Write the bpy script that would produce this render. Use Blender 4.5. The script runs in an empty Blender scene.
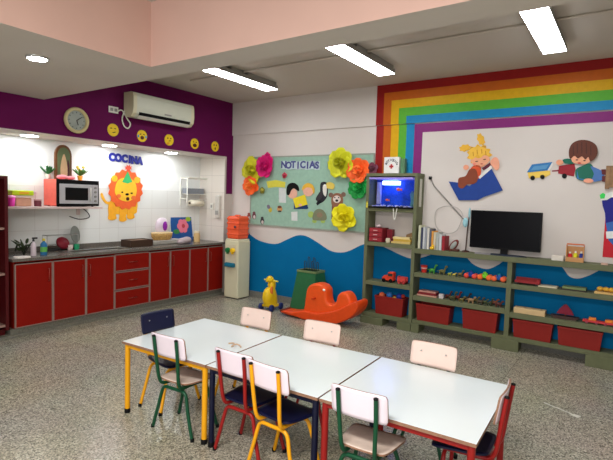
import bpy, bmesh, math, random
from math import sin, cos, pi, radians
from mathutils import Vector, Matrix
random.seed(7)
SC = bpy.context.scene
COL = SC.collection

# ------------------------------------------------------------------ camera
F_PX = 472.26
YAW, PITCH, ROLL = radians(34.491), radians(-3.779), radians(1.775)
CP = Vector((5.724, -6.021, 1.679))
FW = Vector((-sin(YAW) * cos(PITCH), cos(YAW) * cos(PITCH), sin(PITCH)))
R0 = Vector((cos(YAW), sin(YAW), 0))
U0 = R0.cross(FW)
RT = R0 * cos(ROLL) + U0 * sin(ROLL)
UP = -R0 * sin(ROLL) + U0 * cos(ROLL)
cd = bpy.data.cameras.new('camera')
cam = bpy.data.objects.new('camera', cd)
COL.objects.link(cam)
cd.sensor_width = 36
cd.lens = F_PX * 36 / 613
cd.clip_start = .05
mw = Matrix.Identity(4)
for i in range(3):
    mw[i][0], mw[i][1], mw[i][2], mw[i][3] = RT[i], UP[i], -FW[i], CP[i]
cam.matrix_world = mw
SC.camera = cam

# ------------------------------------------------------------------ world, exposure, daylight
SC.view_settings.view_transform = 'Standard'
SC.view_settings.look = 'None'
SC.view_settings.gamma = 1
SC.view_settings.use_curve_mapping = False
SC.view_settings.exposure = 0.42
wd = bpy.data.worlds.new('world')
SC.world = wd
wd.use_nodes = True
wd.node_tree.nodes['Background'].inputs[0].default_value = (.93, .96, 1, 1)
wd.node_tree.nodes['Background'].inputs[1].default_value = .3
LAMP_E = 23.0          # emission of the ceiling fixtures
SPOT_E = 72.0          # emission of the small recessed lights


def area(name, loc, target, sx, sy, power, col=(1, 1, 1)):
    l = bpy.data.lights.new(name, 'AREA')
    l.shape = 'RECTANGLE'
    l.size, l.size_y, l.energy, l.color = sx, sy, power, col
    o = bpy.data.objects.new(name, l)
    COL.objects.link(o)
    o.location = loc
    o.rotation_euler = (Vector(target) - Vector(loc)).to_track_quat('-Z', 'Y').to_euler()
    return o


area('window_daylight', (5.2, -8.6, 1.9), (3.6, -2.5, .9), 3.2, 1.7, 85, (.97, .97, 1))
area('near_room_lamp', (5.0, -6.2, 3.2), (5.0, -6.2, 0), 1.2, .5, 125, (1, .97, .93))


def on(px, py, ax, v):
    """photo pixel -> the point of a real plane (axis ax = v) it looks at"""
    d = FW + RT * ((px - 306.5) / F_PX) - UP * ((py - 230) / F_PX)
    t = (v - CP[ax]) / d[ax]
    return CP + d * t


# ------------------------------------------------------------------ materials
def lin(c):
    return tuple(((x / 255) / 12.92 if x / 255 <= .04045 else ((x / 255 + .055) / 1.055) ** 2.4) for x in c)


MATS = {}


def mat(name, rgb, rough=.5, metal=0, var=.05, scale=9, emis=0, alpha=1, trans=0, spec=.28):
    if name in MATS:
        return MATS[name]
    m = bpy.data.materials.new(name)
    m.use_nodes = True
    nt = m.node_tree
    b = nt.nodes['Principled BSDF']
    c = lin(rgb)
    b.inputs['Roughness'].default_value = rough
    b.inputs['Metallic'].default_value = metal
    b.inputs['Alpha'].default_value = alpha
    b.inputs['Specular IOR Level'].default_value = spec
    b.inputs['Transmission Weight'].default_value = trans
    if var:
        tc = nt.nodes.new('ShaderNodeTexCoord')
        n = nt.nodes.new('ShaderNodeTexNoise')
        n.inputs['Scale'].default_value = scale
        n.inputs['Detail'].default_value = 3
        r = nt.nodes.new('ShaderNodeValToRGB')
        r.color_ramp.elements[0].position = .3
        r.color_ramp.elements[1].position = .7
        r.color_ramp.elements[0].color = (*[x * (1 - var) for x in c], 1)
        r.color_ramp.elements[1].color = (*[min(1, x * (1 + var)) for x in c], 1)
        nt.links.new(tc.outputs['Object'], n.inputs['Vector'])
        nt.links.new(n.outputs['Fac'], r.inputs['Fac'])
        nt.links.new(r.outputs['Color'], b.inputs['Base Color'])
    else:
        b.inputs['Base Color'].default_value = (*c, 1)
    if emis:
        b.inputs['Emission Color'].default_value = (*c, 1)
        b.inputs['Emission Strength'].default_value = emis
    MATS[name] = m
    return m


def terrazzo():
    m = bpy.data.materials.new('terrazzo')
    m.use_nodes = True
    nt = m.node_tree
    N, L = nt.nodes, nt.links
    b = N['Principled BSDF']
    tc = N.new('ShaderNodeTexCoord')
    def vor(scale):
        v = N.new('ShaderNodeTexVoronoi')
        v.inputs['Scale'].default_value = scale
        L.new(tc.outputs['Object'], v.inputs['Vector'])
        return v
    v = vor(115)
    sep = N.new('ShaderNodeSeparateColor')
    L.new(v.outputs['Color'], sep.inputs[0])
    r = N.new('ShaderNodeValToRGB')
    r.color_ramp.interpolation = 'CONSTANT'
    cols = [(0, (134, 131, 116)), (.22, (176, 171, 152)), (.5, (156, 152, 134)), (.72, (200, 196, 175)), (.88, (104, 102, 88))]
    el = r.color_ramp.elements
    el[0].position, el[0].color = 0, (*lin(cols[0][1]), 1)
    el[1].position, el[1].color = cols[1][0], (*lin(cols[1][1]), 1)
    for p, c in cols[2:]:
        e = el.new(p)
        e.color = (*lin(c), 1)
    L.new(sep.outputs[0], r.inputs['Fac'])
    n = N.new('ShaderNodeTexNoise')
    n.inputs['Scale'].default_value = 1.3
    L.new(tc.outputs['Object'], n.inputs['Vector'])
    mx = N.new('ShaderNodeMix')
    mx.data_type = 'RGBA'
    mx.blend_type = 'MULTIPLY'
    mx.inputs[0].default_value = .25
    L.new(r.outputs['Color'], mx.inputs[6])
    L.new(n.outputs['Color'], mx.inputs[7])
    # thin dark joints between the large slabs
    br = N.new('ShaderNodeTexBrick')
    br.offset = 0
    br.inputs['Scale'].default_value = 1
    br.inputs['Brick Width'].default_value = 1.6
    br.inputs['Row Height'].default_value = 1.6
    br.inputs['Mortar Size'].default_value = .003
    br.inputs['Mortar Smooth'].default_value = 0
    br.inputs['Color1'].default_value = br.inputs['Color2'].default_value = (1, 1, 1, 1)
    br.inputs['Mortar'].default_value = (.55, .55, .52, 1)
    L.new(tc.outputs['Object'], br.inputs['Vector'])
    m2 = N.new('ShaderNodeMix')
    m2.data_type = 'RGBA'
    m2.blend_type = 'MULTIPLY'
    m2.inputs[0].default_value = 1
    L.new(mx.outputs[2], m2.inputs[6])
    L.new(br.outputs['Color'], m2.inputs[7])
    L.new(m2.outputs[2], b.inputs['Base Color'])
    b.inputs['Roughness'].default_value = .27
    return m


def tiles(name, rgb, grout, axis_swap):
    m = bpy.data.materials.new(name)
    m.use_nodes = True
    nt = m.node_tree
    N, L = nt.nodes, nt.links
    b = N['Principled BSDF']
    tc = N.new('ShaderNodeTexCoord')
    sp = N.new('ShaderNodeSeparateXYZ')
    cb = N.new('ShaderNodeCombineXYZ')
    L.new(tc.outputs['Object'], sp.inputs[0])
    L.new(sp.outputs[axis_swap], cb.inputs[0])
    L.new(sp.outputs[2], cb.inputs[1])
    br = N.new('ShaderNodeTexBrick')
    br.offset = 0
    br.inputs['Scale'].default_value = 1
    br.inputs['Brick Width'].default_value = .3
    br.inputs['Row Height'].default_value = .29
    br.inputs['Mortar Size'].default_value = .0025
    br.inputs['Color1'].default_value = (*lin(rgb), 1)
    br.inputs['Color2'].default_value = (*[x * .97 for x in lin(rgb)], 1)
    br.inputs['Mortar'].default_value = (*lin(grout), 1)
    L.new(cb.outputs[0], br.inputs['Vector'])
    L.new(br.outputs['Color'], b.inputs['Base Color'])
    b.inputs['Roughness'].default_value = .2
    return m


# ------------------------------------------------------------------ mesh builder
class MB:
    def __init__(self, origin=(0, 0, 0)):
        self.bm = bmesh.new()
        self.o = Vector(origin)
        self.mi = 0

    def _add(self, verts, faces, smooth=False):
        vs = [self.bm.verts.new(Vector(v) - self.o) for v in verts]
        out = []
        for f in faces:
            try:
                fc = self.bm.faces.new([vs[i] for i in f])
                fc.material_index = self.mi
                fc.smooth = smooth
                out.append(fc)
            except ValueError:
                pass
        return out

    def box(self, x0, x1, y0, y1, z0, z1, m=None, bev=0):
        M = m or Matrix.Identity(4)
        b2 = bmesh.new()
        bmesh.ops.create_cube(b2, size=1)
        for v in b2.verts:
            v.co = Vector((x0 + (v.co.x + .5) * (x1 - x0), y0 + (v.co.y + .5) * (y1 - y0), z0 + (v.co.z + .5) * (z1 - z0)))
        if bev:
            bmesh.ops.bevel(b2, geom=b2.edges[:], offset=bev, segments=2, affect='EDGES', profile=.5)
        self._merge(b2, M)
        return self

    def _merge(self, b2, M=Matrix.Identity(4), smooth=False):
        b2.verts.index_update()
        self._add([M @ v.co for v in b2.verts], [[v.index for v in f.verts] for f in b2.faces], smooth)
        b2.free()

    def ell(self, c, r, m=None, seg=14, ring=8):
        b2 = bmesh.new()
        bmesh.ops.create_uvsphere(b2, u_segments=seg, v_segments=ring, radius=1)
        M = Matrix.Translation(c) @ (m or Matrix.Identity(4)) @ Matrix.Diagonal((*r, 1))
        self._merge(b2, M, True)
        return self

    def lathe(self, c, prof, seg=18, m=None, smooth=True, caps=True):
        """profile of (radius, height) spun about the local z axis at c"""
        M = Matrix.Translation(c) @ (m or Matrix.Identity(4))
        V, Fc = [], []
        for r, h in prof:
            for k in range(seg):
                a = 2 * pi * k / seg
                V.append(M @ Vector((r * cos(a), r * sin(a), h)))
        for i in range(len(prof) - 1):
            for k in range(seg):
                Fc.append([i * seg + k, i * seg + (k + 1) % seg, (i + 1) * seg + (k + 1) % seg, (i + 1) * seg + k])
        self._add(V, Fc, smooth)
        if caps:
            self._add(V[:seg], [list(range(seg))[::-1]])
            self._add(V[-seg:], [list(range(seg))])
        return self

    def tube(self, pts, r, seg=8, closed=False, r2=None):
        P = [Vector(p) for p in pts]
        n = len(P)
        V, Fc = [], []
        up = None
        for i, p in enumerate(P):
            if closed:
                d = P[(i + 1) % n] - P[i - 1]
            else:
                d = P[min(i + 1, n - 1)] - P[max(i - 1, 0)]
            d.normalize()
            if up is None:
                up = Vector((0, 0, 1)) if abs(d.z) < .9 else Vector((1, 0, 0))
            s = d.cross(up).normalized()
            up = s.cross(d).normalized()
            rr = r if r2 is None else r + (r2 - r) * i / (n - 1)
            for k in range(seg):
                a = 2 * pi * k / seg
                V.append(p + (s * cos(a) + up * sin(a)) * rr)
        for i in range(n if closed else n - 1):
            j = (i + 1) % n
            for k in range(seg):
                Fc.append([i * seg + k, i * seg + (k + 1) % seg, j * seg + (k + 1) % seg, j * seg + k])
        self._add(V, Fc, True)
        if not closed:
            self._add(V[:seg], [list(range(seg))[::-1]])
            self._add(V[-seg:], [list(range(seg))])
        return self

    def prism(self, pts, off):
        """closed outline pts (3D, planar), extruded by vector off"""
        off = Vector(off)
        P = [Vector(p) for p in pts]
        n = len(P)
        nrm = Vector((0, 0, 0))
        for i in range(n):
            nrm += P[i].cross(P[(i + 1) % n])
        if nrm.dot(off) < 0:
            P.reverse()
        V = P + [p + off for p in P]
        self._add(V, [list(range(n))[::-1], list(range(n, 2 * n))] + [[i, (i + 1) % n, n + (i + 1) % n, n + i] for i in range(n)])
        return self

    def build(self, name, m, parent=None, label=None):
        bmesh.ops.recalc_face_normals(self.bm, faces=self.bm.faces[:])
        me = bpy.data.meshes.new(name)
        self.bm.to_mesh(me)
        self.bm.free()
        for x in (m if isinstance(m, (list, tuple)) else [m]):
            me.materials.append(x)
        o = bpy.data.objects.new(name, me)
        COL.objects.link(o)
        if parent is not None:
            o.parent = parent
        else:
            o.location = self.o
        if label:
            o['label'] = label
        return o


def plate(b, nx, ny, f, th):
    """grid plate: f(u,v)->(point, normal); top/bottom material 0, rim material 1"""
    top, bot = [], []
    for i in range(nx + 1):
        for j in range(ny + 1):
            p, n = f(i / nx * 2 - 1, j / ny * 2 - 1)
            top.append(p + n * th / 2)
            bot.append(p - n * th / 2)
    V = top + bot
    N_ = len(top)
    idx = lambda i, j: i * (ny + 1) + j
    b.mi = 0
    F0, F1 = [], []
    for i in range(nx):
        for j in range(ny):
            q = [idx(i, j), idx(i + 1, j), idx(i + 1, j + 1), idx(i, j + 1)]
            F0.append(q)
            F0.append([N_ + k for k in q[::-1]])
    rim = [idx(i, 0) for i in range(nx)] + [idx(nx, j) for j in range(ny)] + [idx(i, ny) for i in range(nx, 0, -1)] + [idx(0, j) for j in range(ny, 0, -1)]
    for k in range(len(rim)):
        a, c_ = rim[k], rim[(k + 1) % len(rim)]
        F1.append([a, N_ + a, N_ + c_, c_])
    vs = [b.bm.verts.new(v) for v in V]
    for F, mi in ((F0, 0), (F1, 1)):
        for f_ in F:
            fc = b.bm.faces.new([vs[k] for k in f_])
            fc.material_index = mi
            fc.smooth = mi == 0


def thing(name, label, cat, loc=(0, 0, 0), rz=0, group=None):
    o = bpy.data.objects.new(name, None)
    o.empty_display_size = .05
    COL.objects.link(o)
    o.location = loc
    o.rotation_euler = (0, 0, radians(rz))
    o['label'], o['category'] = label, cat
    if group:
        o['group'] = group
    return o


def tag(o, label, cat, group=None):
    o['label'], o['category'] = label, cat
    if group:
        o['group'] = group
    return o


def struct(o):
    o['kind'] = 'structure'
    return o


def smooth_path(pts, k=6, closed=False):
    P = [Vector(p) for p in pts]
    n = len(P)
    out = []
    for i in range(n if closed else n - 1):
        if closed:
            a, b, c, d = P[i - 1], P[i], P[(i + 1) % n], P[(i + 2) % n]
        else:
            a, b, c, d = P[max(i - 1, 0)], P[i], P[i + 1], P[min(i + 2, n - 1)]
        for j in range(k):
            t = j / k
            out.append(.5 * ((2 * b) + (c - a) * t + (2 * a - 5 * b + 4 * c - d) * t * t + (3 * b - a - 3 * c + d) * t ** 3))
    if not closed:
        out.append(P[-1])
    return out


def text_mesh(s, size, extrude, offset=0.0):
    cu = bpy.data.curves.new('lettering', 'FONT')
    cu.body, cu.size, cu.extrude, cu.offset = s, size, extrude, offset
    cu.align_x, cu.align_y = 'CENTER', 'CENTER'
    cu.resolution_u = 4
    ob = bpy.data.objects.new('lettering', cu)
    COL.objects.link(ob)
    dg = bpy.context.evaluated_depsgraph_get()
    dg.update()
    me = bpy.data.meshes.new_from_object(ob.evaluated_get(dg))
    bpy.data.objects.remove(ob)
    bpy.data.curves.remove(cu)
    return me


def text_obj(name, s, size, m, M, parent=None, extrude=.003, offset=0.0):
    me = text_mesh(s, size, extrude, offset)
    me.transform(M)
    me.materials.clear()
    me.materials.append(m)
    o = bpy.data.objects.new(name, me)
    COL.objects.link(o)
    if parent is not None:
        o.parent = parent
    return o


ROT_BACK = Matrix.Rotation(pi / 2, 4, 'X')                                  # text facing -y
ROT_LEFT = Matrix.Rotation(pi / 2, 4, 'Z') @ Matrix.Rotation(pi / 2, 4, 'X')  # text facing +x

# palette
WHITE = mat('white wall paint', (212, 204, 197), .8, var=.02, scale=2, spec=.12)
CEIL = mat('ceiling paint', (203, 194, 184), .85, var=.02, scale=2)
PINK = mat('pink beam paint', (218, 182, 168), .85, var=.03, scale=2, spec=.1)
PURPLE = mat('purple paint', (98, 18, 74), .7, var=.04, scale=3, spec=.1)
BLUE = mat('blue wall paint', (4, 106, 158), .75, var=.05, scale=3, spec=.08)
OLIVE = mat('olive shelf paint', (104, 108, 80), .55, var=.06, scale=12, spec=.15)
REDCAB = mat('dark red laminate', (132, 20, 10), .45, var=.04, spec=.12)
TRIM = mat('pinkish aluminium trim', (150, 124, 114), .4, .2)
STEEL = mat('brushed steel', (190, 190, 186), .3, 1, var=.05, scale=30)
GRANITE = mat('grey granite', (104, 98, 90), .25, var=.3, scale=90)
BLACK = mat('black plastic', (10, 10, 11), .5, var=0, spec=.15)
DARK = mat('dark grey', (46, 44, 44), .5)
WPLAST = mat('white plastic', (226, 224, 212), .35, var=.02)
CREAM = mat('cream plastic', (212, 206, 174), .4, var=.02)
GREYP = mat('grey plastic', (150, 148, 142), .5)
TABLEW = mat('white laminate', (224, 234, 236), .2, var=.015, scale=3, spec=.4)
PLY = mat('plywood edge', (142, 106, 84), .6, var=.15, scale=40)
CH_WHITE = mat('pinkish white laminate', (230, 216, 225), .4, var=.02)
CH_CREAM = mat('cream pink laminate', (232, 206, 194), .45, var=.03)
CH_BEIGE = mat('beige wooden seat', (220, 202, 188), .5, var=.1, scale=16)
CH_NAVY = mat('navy blue laminate', (10, 14, 48), .4, var=.05)
T_YEL = mat('yellow steel tube', (226, 158, 20), .35, var=.04)
T_RED = mat('red steel tube', (142, 26, 24), .35, var=.04)
T_GRN = mat('dark green steel tube', (14, 70, 44), .35, var=.04)
T_NAV = mat('navy steel tube', (10, 14, 40), .35, var=.04)
WOOD = mat('brown wood', (128, 88, 58), .6, var=.2, scale=25)
BINRED = mat('dark red plastic bin', (136, 34, 28), .5, var=.05, spec=.2)
LAMP = mat('lamp diffuser', (250, 252, 255), .5, var=0, emis=LAMP_E)
SPOT = mat('recessed lamp diffuser', (246, 250, 255), .5, var=0, emis=SPOT_E)


def C(*rgb, rough=.55):
    return mat('colour %d %d %d' % rgb, rgb, rough, var=.05, scale=20)


# ------------------------------------------------------------------ room shell
HC, ZL = 3.265, 2.344          # ceiling, niche head
ZS, YS, YB, XA = 2.738, -3.176, -3.464, 2.335
FY, XR = -9.2, 8.0

b = MB()
b.box(-.7, XR, FY, .1, -.1, 0)
struct(b.build('floor', terrazzo()))

b = MB()
b.box(0, XR, YS, 0, HC, HC + .1)
b.box(XA, XR, FY, YB, HC, HC + .1)
struct(b.build('ceiling', CEIL))

b = MB()                        # deep beam and the lowered ceiling over the kitchen side
b.box(0, XR, YB, YS, ZS, HC + .1)
b.box(0, XA, FY, YB, ZS, HC + .1)
for f in b.bm.faces:
    f.material_index = 0 if f.calc_center_median().z < ZS + .01 or f.calc_center_median().y > YS - .01 else 1
bm_o = b.build('ceiling_lowered', [CEIL, PINK])
struct(bm_o)

b = MB()                        # purple band over the kitchen niche
b.box(-.7, 0, FY, 0, ZL + .006, HC + .1)
struct(b.build('wall_left', PURPLE))
b = MB()
b.box(-.6, -.001, FY, -.19, ZL, ZL + .006)
struct(b.build('trim_1', WHITE))
b = MB()
b.box(-.7, -.6, FY, -.19, 1.74, ZL)
b.mi = 1
b.box(-.7, -.6, FY, -.19, 0, 1.74)
struct(b.build('wall_niche', [mat('niche white paint', (232, 234, 230), .5, var=.02), tiles('white tiles', (228, 229, 224), (206, 204, 198), 1)]))
b = MB()                        # pier at the end of the niche
b.box(-.7, 0, -.19, 0, 0, ZL + .006)
b.mi = 1
b.box(0, .003, -.15, -.002, 1.72, ZL + .006)
struct(b.build('wall_pier', [tiles('cream tiles', (224, 216, 204), (190, 182, 172), 0), PURPLE]))

# back wall, blue wave painted on its lower part
wave_px = [(236, 229), (245, 230.5), (258, 240), (275, 244), (287, 239.5), (297, 235.5), (306, 236), (317, 242), (330, 250.5), (341, 252.5), (350, 250.5), (363, 244.5),
           (376, 243.5), (387, 248.4), (402, 255.5), (412, 258.5), (424, 257), (440, 249), (452, 246), (463, 252), (473, 264), (486, 269), (497, 265.5), (509, 256), (520, 249), (535, 247.5), (549, 252), (561, 266), (569, 276), (578, 278.5), (590, 275), (603, 268.5), (613, 263)]
wave = [on(x, y, 1, 0) for x, y in wave_px]
wave = [Vector((0.001, 0, wave[0].z))] + [w for w in wave if w.x > .02] + [Vector((5.95, 0, 1.15)), Vector((6.6, 0, .95)), Vector((7.3, 0, 1.1)), Vector((XR, 0, 1.0))]
wave = [Vector((w.x, 0, min(w.z, 1.05) if w.x > 2.8 else w.z)) for w in wave]
wave = smooth_path(wave, 5)
b = MB()
b.box(-.7, XR, 0, .1, 0, HC + .1)
b.mi = 1
for p, q in zip(wave[:-1], wave[1:]):
    b._add([(p.x, -.002, .1), (q.x, -.002, .1), (q.x, -.002, q.z), (p.x, -.002, p.z)], [[0, 1, 2, 3]])
struct(b.build('wall_back', [WHITE, BLUE]))
b = MB()
b.box(XR, XR + .1, FY, 0, 0, HC + .1)
struct(b.build('wall_right', WHITE))
b = MB()                        # shallow beam above the notice board
b.box(0, XR, -.025, 0, 2.72, HC)
struct(b.build('trim_2', WHITE))
b = MB()
b.box(0, XR, -.014, 0, 0, .1)
struct(b.build('baseboard_back', mat('grey skirting', (122, 120, 112), .4, var=.2, scale=60)))
b = MB()                        # stone plinth under the kitchen units
b.box(-.58, .0, -3.56, -.2, 0, .095)
b.box(-.58, .05, -4.4, -.2, 0, .035, bev=.004)
struct(b.build('baseboard_left', mat('stone plinth', (112, 110, 98), .5, var=.25, scale=50)))

# rainbow
rb = thing('rainbow_mural', 'large painted rainbow of six colour bands framing the top of the right wall', 'mural', (2.72, 0, 0))
for k, c in enumerate([(146, 12, 10), (192, 92, 8), (214, 166, 4), (86, 168, 46), (12, 128, 178), (128, 34, 112)]):
    w = .112
    x0, z1 = 2.72 + k * w, HC - k * .111
    b = MB((2.72, 0, 0))
    if z1 - .111 > 2.7:
        b.box(x0, XR - .01, -.03, -.026, max(z1 - .111, 2.7205), z1)
        b.box(x0, x0 + w, -.03, -.026, 2.7205, max(z1 - .111, 2.721))
        b.box(x0, x0 + w, -.005, -.0005, 1.6, 2.7195)
    else:
        b.box(x0, XR - .01, -.005, -.0005, z1 - .111, z1)
        b.box(x0, x0 + w, -.005, -.0005, 1.6, z1 - .111)
    b.build('stripe', C(*c), rb)

# ------------------------------------------------------------------ ceiling fixtures
for x, lab in ((1.39, 'white ceiling light nearest the purple wall'), (3.13, 'white ceiling light above the left end of the rainbow'), (4.905, 'white ceiling light nearest the right edge, above the reading girl mural')):
    t = thing('ceiling_light', lab, 'ceiling light', (x + .105, -1.42, HC), 0, 'ceiling lights over the classroom')
    b = MB()
    b.box(-.105, .105, -.6, .6, -.093, -.062, bev=.004)
    b.box(-.1, .1, -.6, .6, -.0625, -.04)
    b.box(-.085, .085, -.3, -.06, -.042, 0)
    b.box(-.085, .085, .0, .59, -.042, 0)
    b.build('housing', GREYP, t)
    b = MB()
    b.box(-.1, .1, -.595, .595, -.097, -.0925)
    b.build('diffuser', LAMP, t, 'glowing white diffuser')
b = MB()
b.tube([(.6, -1.5, HC - .013), (7.5, -1.46, HC - .013)], .012)
tag(b.build('conduit', CEIL), 'thin conduit pipe along the ceiling linking the lights', 'conduit')


def downlight(x, y, z, lab, grp, r=.085):
    t = thing('recessed_light', lab, 'ceiling light', (x, y, z), 0, grp)
    b = MB()
    b.lathe((0, 0, 0), [(r * .8, -.012), (r * .86, -.014), (r, -.008), (r * 1.02, 0)])
    b.build('ring', STEEL, t)
    b = MB()
    b.lathe((0, 0, 0), [(.001, -.016), (r * .8, -.016), (r * .8, -.012)])
    b.build('diffuser', SPOT, t)


downlight(1.74, -4.09, ZS, 'round recessed light in the lowered ceiling at upper left', None)
for y, lab in ((-3.2, 'recessed light in the niche head above the arched picture'), (-2.14, 'recessed light in the niche head above the kitchen sign'), (-1.07, 'recessed light in the niche head furthest right')):
    downlight(-.3, y, ZL, lab, 'recessed lights over the worktop', .11)

# ------------------------------------------------------------------ kitchen units
ZT, ZB, XF = .865, .097, .028   # underside of worktop, bottom of doors, door face


def yk(px):
    return on(px, 290, 0, XF).y


edges = [-3.525, yk(52.9), yk(86), yk(114.5), yk(149.5), yk(170), yk(189.3), yk(207.5), -.215]


def base_unit(y0, y1, doors, lab, drawers=False):
    t = thing('base_cabinet', lab, 'cabinet', (0, (y0 + y1) / 2, ZB), 0, 'red kitchen base cabinets')
    O = (0, (y0 + y1) / 2, ZB)
    b = MB(O)
    b.box(-.58, -.56, y0, y1, ZB, ZT)
    b.box(-.56, .004, y0, y0 + .016, ZB, ZT)
    b.box(-.56, .004, y1 - .016, y1, ZB, ZT)
    b.box(-.56, .004, y0 + .016, y1 - .016, ZB, ZB + .016)
    b.box(-.56, .004, y0 + .016, y1 - .016, ZT - .016, ZT)
    b.build('carcass', REDCAB, t)

    def front(name, a, c, z0, z1, hand):
        f = MB(O)
        f.box(.005, XF, a + .004, c - .004, z0, z1, bev=.001)
        d = f.build(name, REDCAB, t)
        g = MB(O)
        e = .014
        g.box(.005, XF + .003, a + .002, a + e, z0, z1)
        g.box(.005, XF + .003, c - e, c - .002, z0, z1)
        g.box(.005, XF + .003, a + e, c - e, z0 - .003, z0 + .008)
        g.box(.005, XF + .003, a + e, c - e, z1 - .008, z1 + .003)
        g.build('edge_trim', TRIM, d, 'pale metal edge trim')
        h = MB(O)
        zm = (z0 + z1) / 2
        if hand == 'm':
            m_ = (a + c) / 2
            h.tube([(XF, m_ - .06, zm), (XF + .02, m_ - .06, zm), (XF + .02, m_ + .06, zm), (XF, m_ + .06, zm)], .005)
        else:
            ym = a + .05 if hand == 'l' else c - .05
            h.tube([(XF, ym, z1 - .23), (XF + .02, ym, z1 - .23), (XF + .02, ym, z1 - .08), (XF, ym, z1 - .08)], .005)
        h.build('handle', mat('red brushed handle', (150, 70, 60), .3, .6), d)

    if drawers:
        for z0, z1 in ((.105, .345), (.362, .6), (.617, .845)):
            front('drawer', y0, y1, z0, z1, 'm')
    else:
        for a, c, h in doors:
            front('door', a, c, ZB + .006, ZT - .03, h)


e = edges
base_unit(e[0], e[1], [(e[0], e[1], 'r')], 'red single door base cabinet at the left end of the worktop')
base_unit(e[1], e[3], [(e[1], e[2], 'r'), (e[2], e[3], 'l')], 'red two door base cabinet left of the three drawers')
base_unit(e[3], e[4], [], 'red base cabinet with three drawers in the middle of the row', True)
base_unit(e[4], e[6], [(e[4], e[5], 'r'), (e[5], e[6], 'l')], 'red two door base cabinet just right of the drawers')
base_unit(e[6], e[8], [(e[6], e[7], 'r'), (e[7], e[8], 'l')], 'red two door base cabinet at the right end beside the water dispenser')

b = MB()
sy0, sy1, sx0, sx1 = -2.78, -2.0, -.31, -.06
b.box(-.6, sx0, -3.55, -.192, .866, .9)
b.box(sx1, .045, -3.55, -.192, .866, .9)
b.box(sx0, sx1, -3.55, sy0, .866, .9)
b.box(sx0, sx1, sy1, -.192, .866, .9)
b.box(-.6, -.575, -3.55, -.192, .9, .955)
b.box(.0451, .048, -3.55, -.192, .868, .888)
tag(b.build('worktop', GRANITE), 'grey stone worktop running over the red cabinets', 'worktop')
t = thing('sink', 'steel sink set into the worktop in front of the lion', 'sink', (-.185, (sy0 + sy1) / 2, .9))
b = MB((-.185, (sy0 + sy1) / 2, .9))
b.box(sx0 - .03, sx0 + .012, sy0 - .03, sy1 + .03, .9005, .908)
b.box(sx1 - .012, sx1 + .03, sy0 - .03, sy1 + .03, .9005, .908)
b.box(sx0 + .012, sx1 - .012, sy0 - .03, sy0 + .012, .9005, .908)
b.box(sx0 + .012, sx1 - .012, sy1 - .012, sy1 + .03, .9005, .908)
b.build('rim', STEEL, t)
b = MB((-.185, (sy0 + sy1) / 2, .9))
b.box(sx0 + .005, sx1 - .005, sy0 + .005, sy1 - .005, .878, .884)
b.build('basin', STEEL, t)

# tall dark red shelf at the very left
t = thing('tall_cabinet', 'dark red open cabinet cut by the left edge of the photo', 'cabinet', (-.25, -3.95, 0))
O = (-.25, -3.95, 0)
ztop = on(8, 176, 0, .03).z
b = MB(O)
b.box(-.55, .03, -3.62, -3.585, .1, ztop)
b.box(-.55, .03, -4.4, -4.365, .1, ztop)
b.box(-.55, -.53, -4.365, -3.62, .1, ztop)
b.box(-.5, -.04, -4.36, -3.6, .0355, .1)
b.box(-.53, .03, -4.365, -3.62, ztop - .03, ztop)
b.build('carcass', mat('deep red panel', (74, 12, 16), .4), t)
za_, zb_ = on(5, 273.6, 0, .02).z, on(5, 228, 0, .02).z
for z in (.14, za_ - .02, zb_ - .02):
    b = MB(O)
    b.box(-.53, .02, -4.365, -3.62, z, z + .025)
    b.build('shelf', mat('shelf board pale', (150, 120, 108), .5), t)
# wall shelf in the niche
b = MB()
b.box(-.598, -.25, -3.56, -2.27, 1.455, 1.482, bev=.003)
b.box(-.598, -.57, -3.5, -3.46, 1.3, 1.456)
b.box(-.598, -.57, -2.45, -2.41, 1.36, 1.456)
tag(b.build('wall_shelf', mat('pinkish shelf board', (216, 196, 190), .5)), 'pale wall shelf under the microwave', 'shelf')

# microwave
y0, y1, z0, z1, xf = -2.9, -2.33, 1.492, 1.83, -.245
t = thing('microwave', 'silver microwave oven with coral coloured sides on the wall shelf', 'microwave', (-.43, (y0 + y1) / 2, 1.4825))
O = (-.43, (y0 + y1) / 2, 1.4825)
CORAL = C(226, 104, 88)
b = MB(O)
b.box(-.575, xf - .02, y0, y1, z0, z1, bev=.005)
b.build('casing', CORAL, t, 'coral coloured casing')
b = MB(O)
b.box(xf - .0195, xf, y0, y1, z0, z1, bev=.004)
b.build('surround', BLACK, t)
b = MB(O)
b.box(xf, xf + .012, y0 + .03, y1 - .1, z0 + .03, z1 - .055, bev=.003)
d = b.build('door', mat('silver plastic', (196, 194, 196), .35, .3), t, 'silver door')
b = MB(O)
b.box(xf + .0125, xf + .016, y0 + .1, y1 - .165, z0 + .075, z1 - .1)
b.build('window', BLACK, d, 'black glass window')
b = MB(O)
b.tube([(xf + .012, y1 - .135, z0 + .07), (xf + .03, y1 - .135, z0 + .07), (xf + .03, y1 - .135, z1 - .1), (xf + .012, y1 - .135, z1 - .1)], .006)
b.build('handle', WPLAST, d)
b = MB(O)
b.box(xf, xf + .01, y1 - .098, y1 - .02, z0 + .03, z1 - .055, bev=.002)
p = b.build('control_panel', mat('silver plastic', (196, 194, 196)), t)
for z in (1.56, 1.62, 1.68, 1.735):
    b = MB(O)
    b.lathe((xf + .01, y1 - .058, z), [(.016, 0), (.014, .012)], 12, Matrix.Rotation(pi / 2, 4, 'Y'))
    b.build('knob', GREYP, p)
for yy in (y0 + .05, y1 - .05):
    for xx in (-.54, -.32):
        b = MB(O)
        b.lathe((xx, yy, 1.4826), [(.015, 0), (.015, .011)], 10)
        b.build('foot', BLACK, t)
b = MB()
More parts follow.
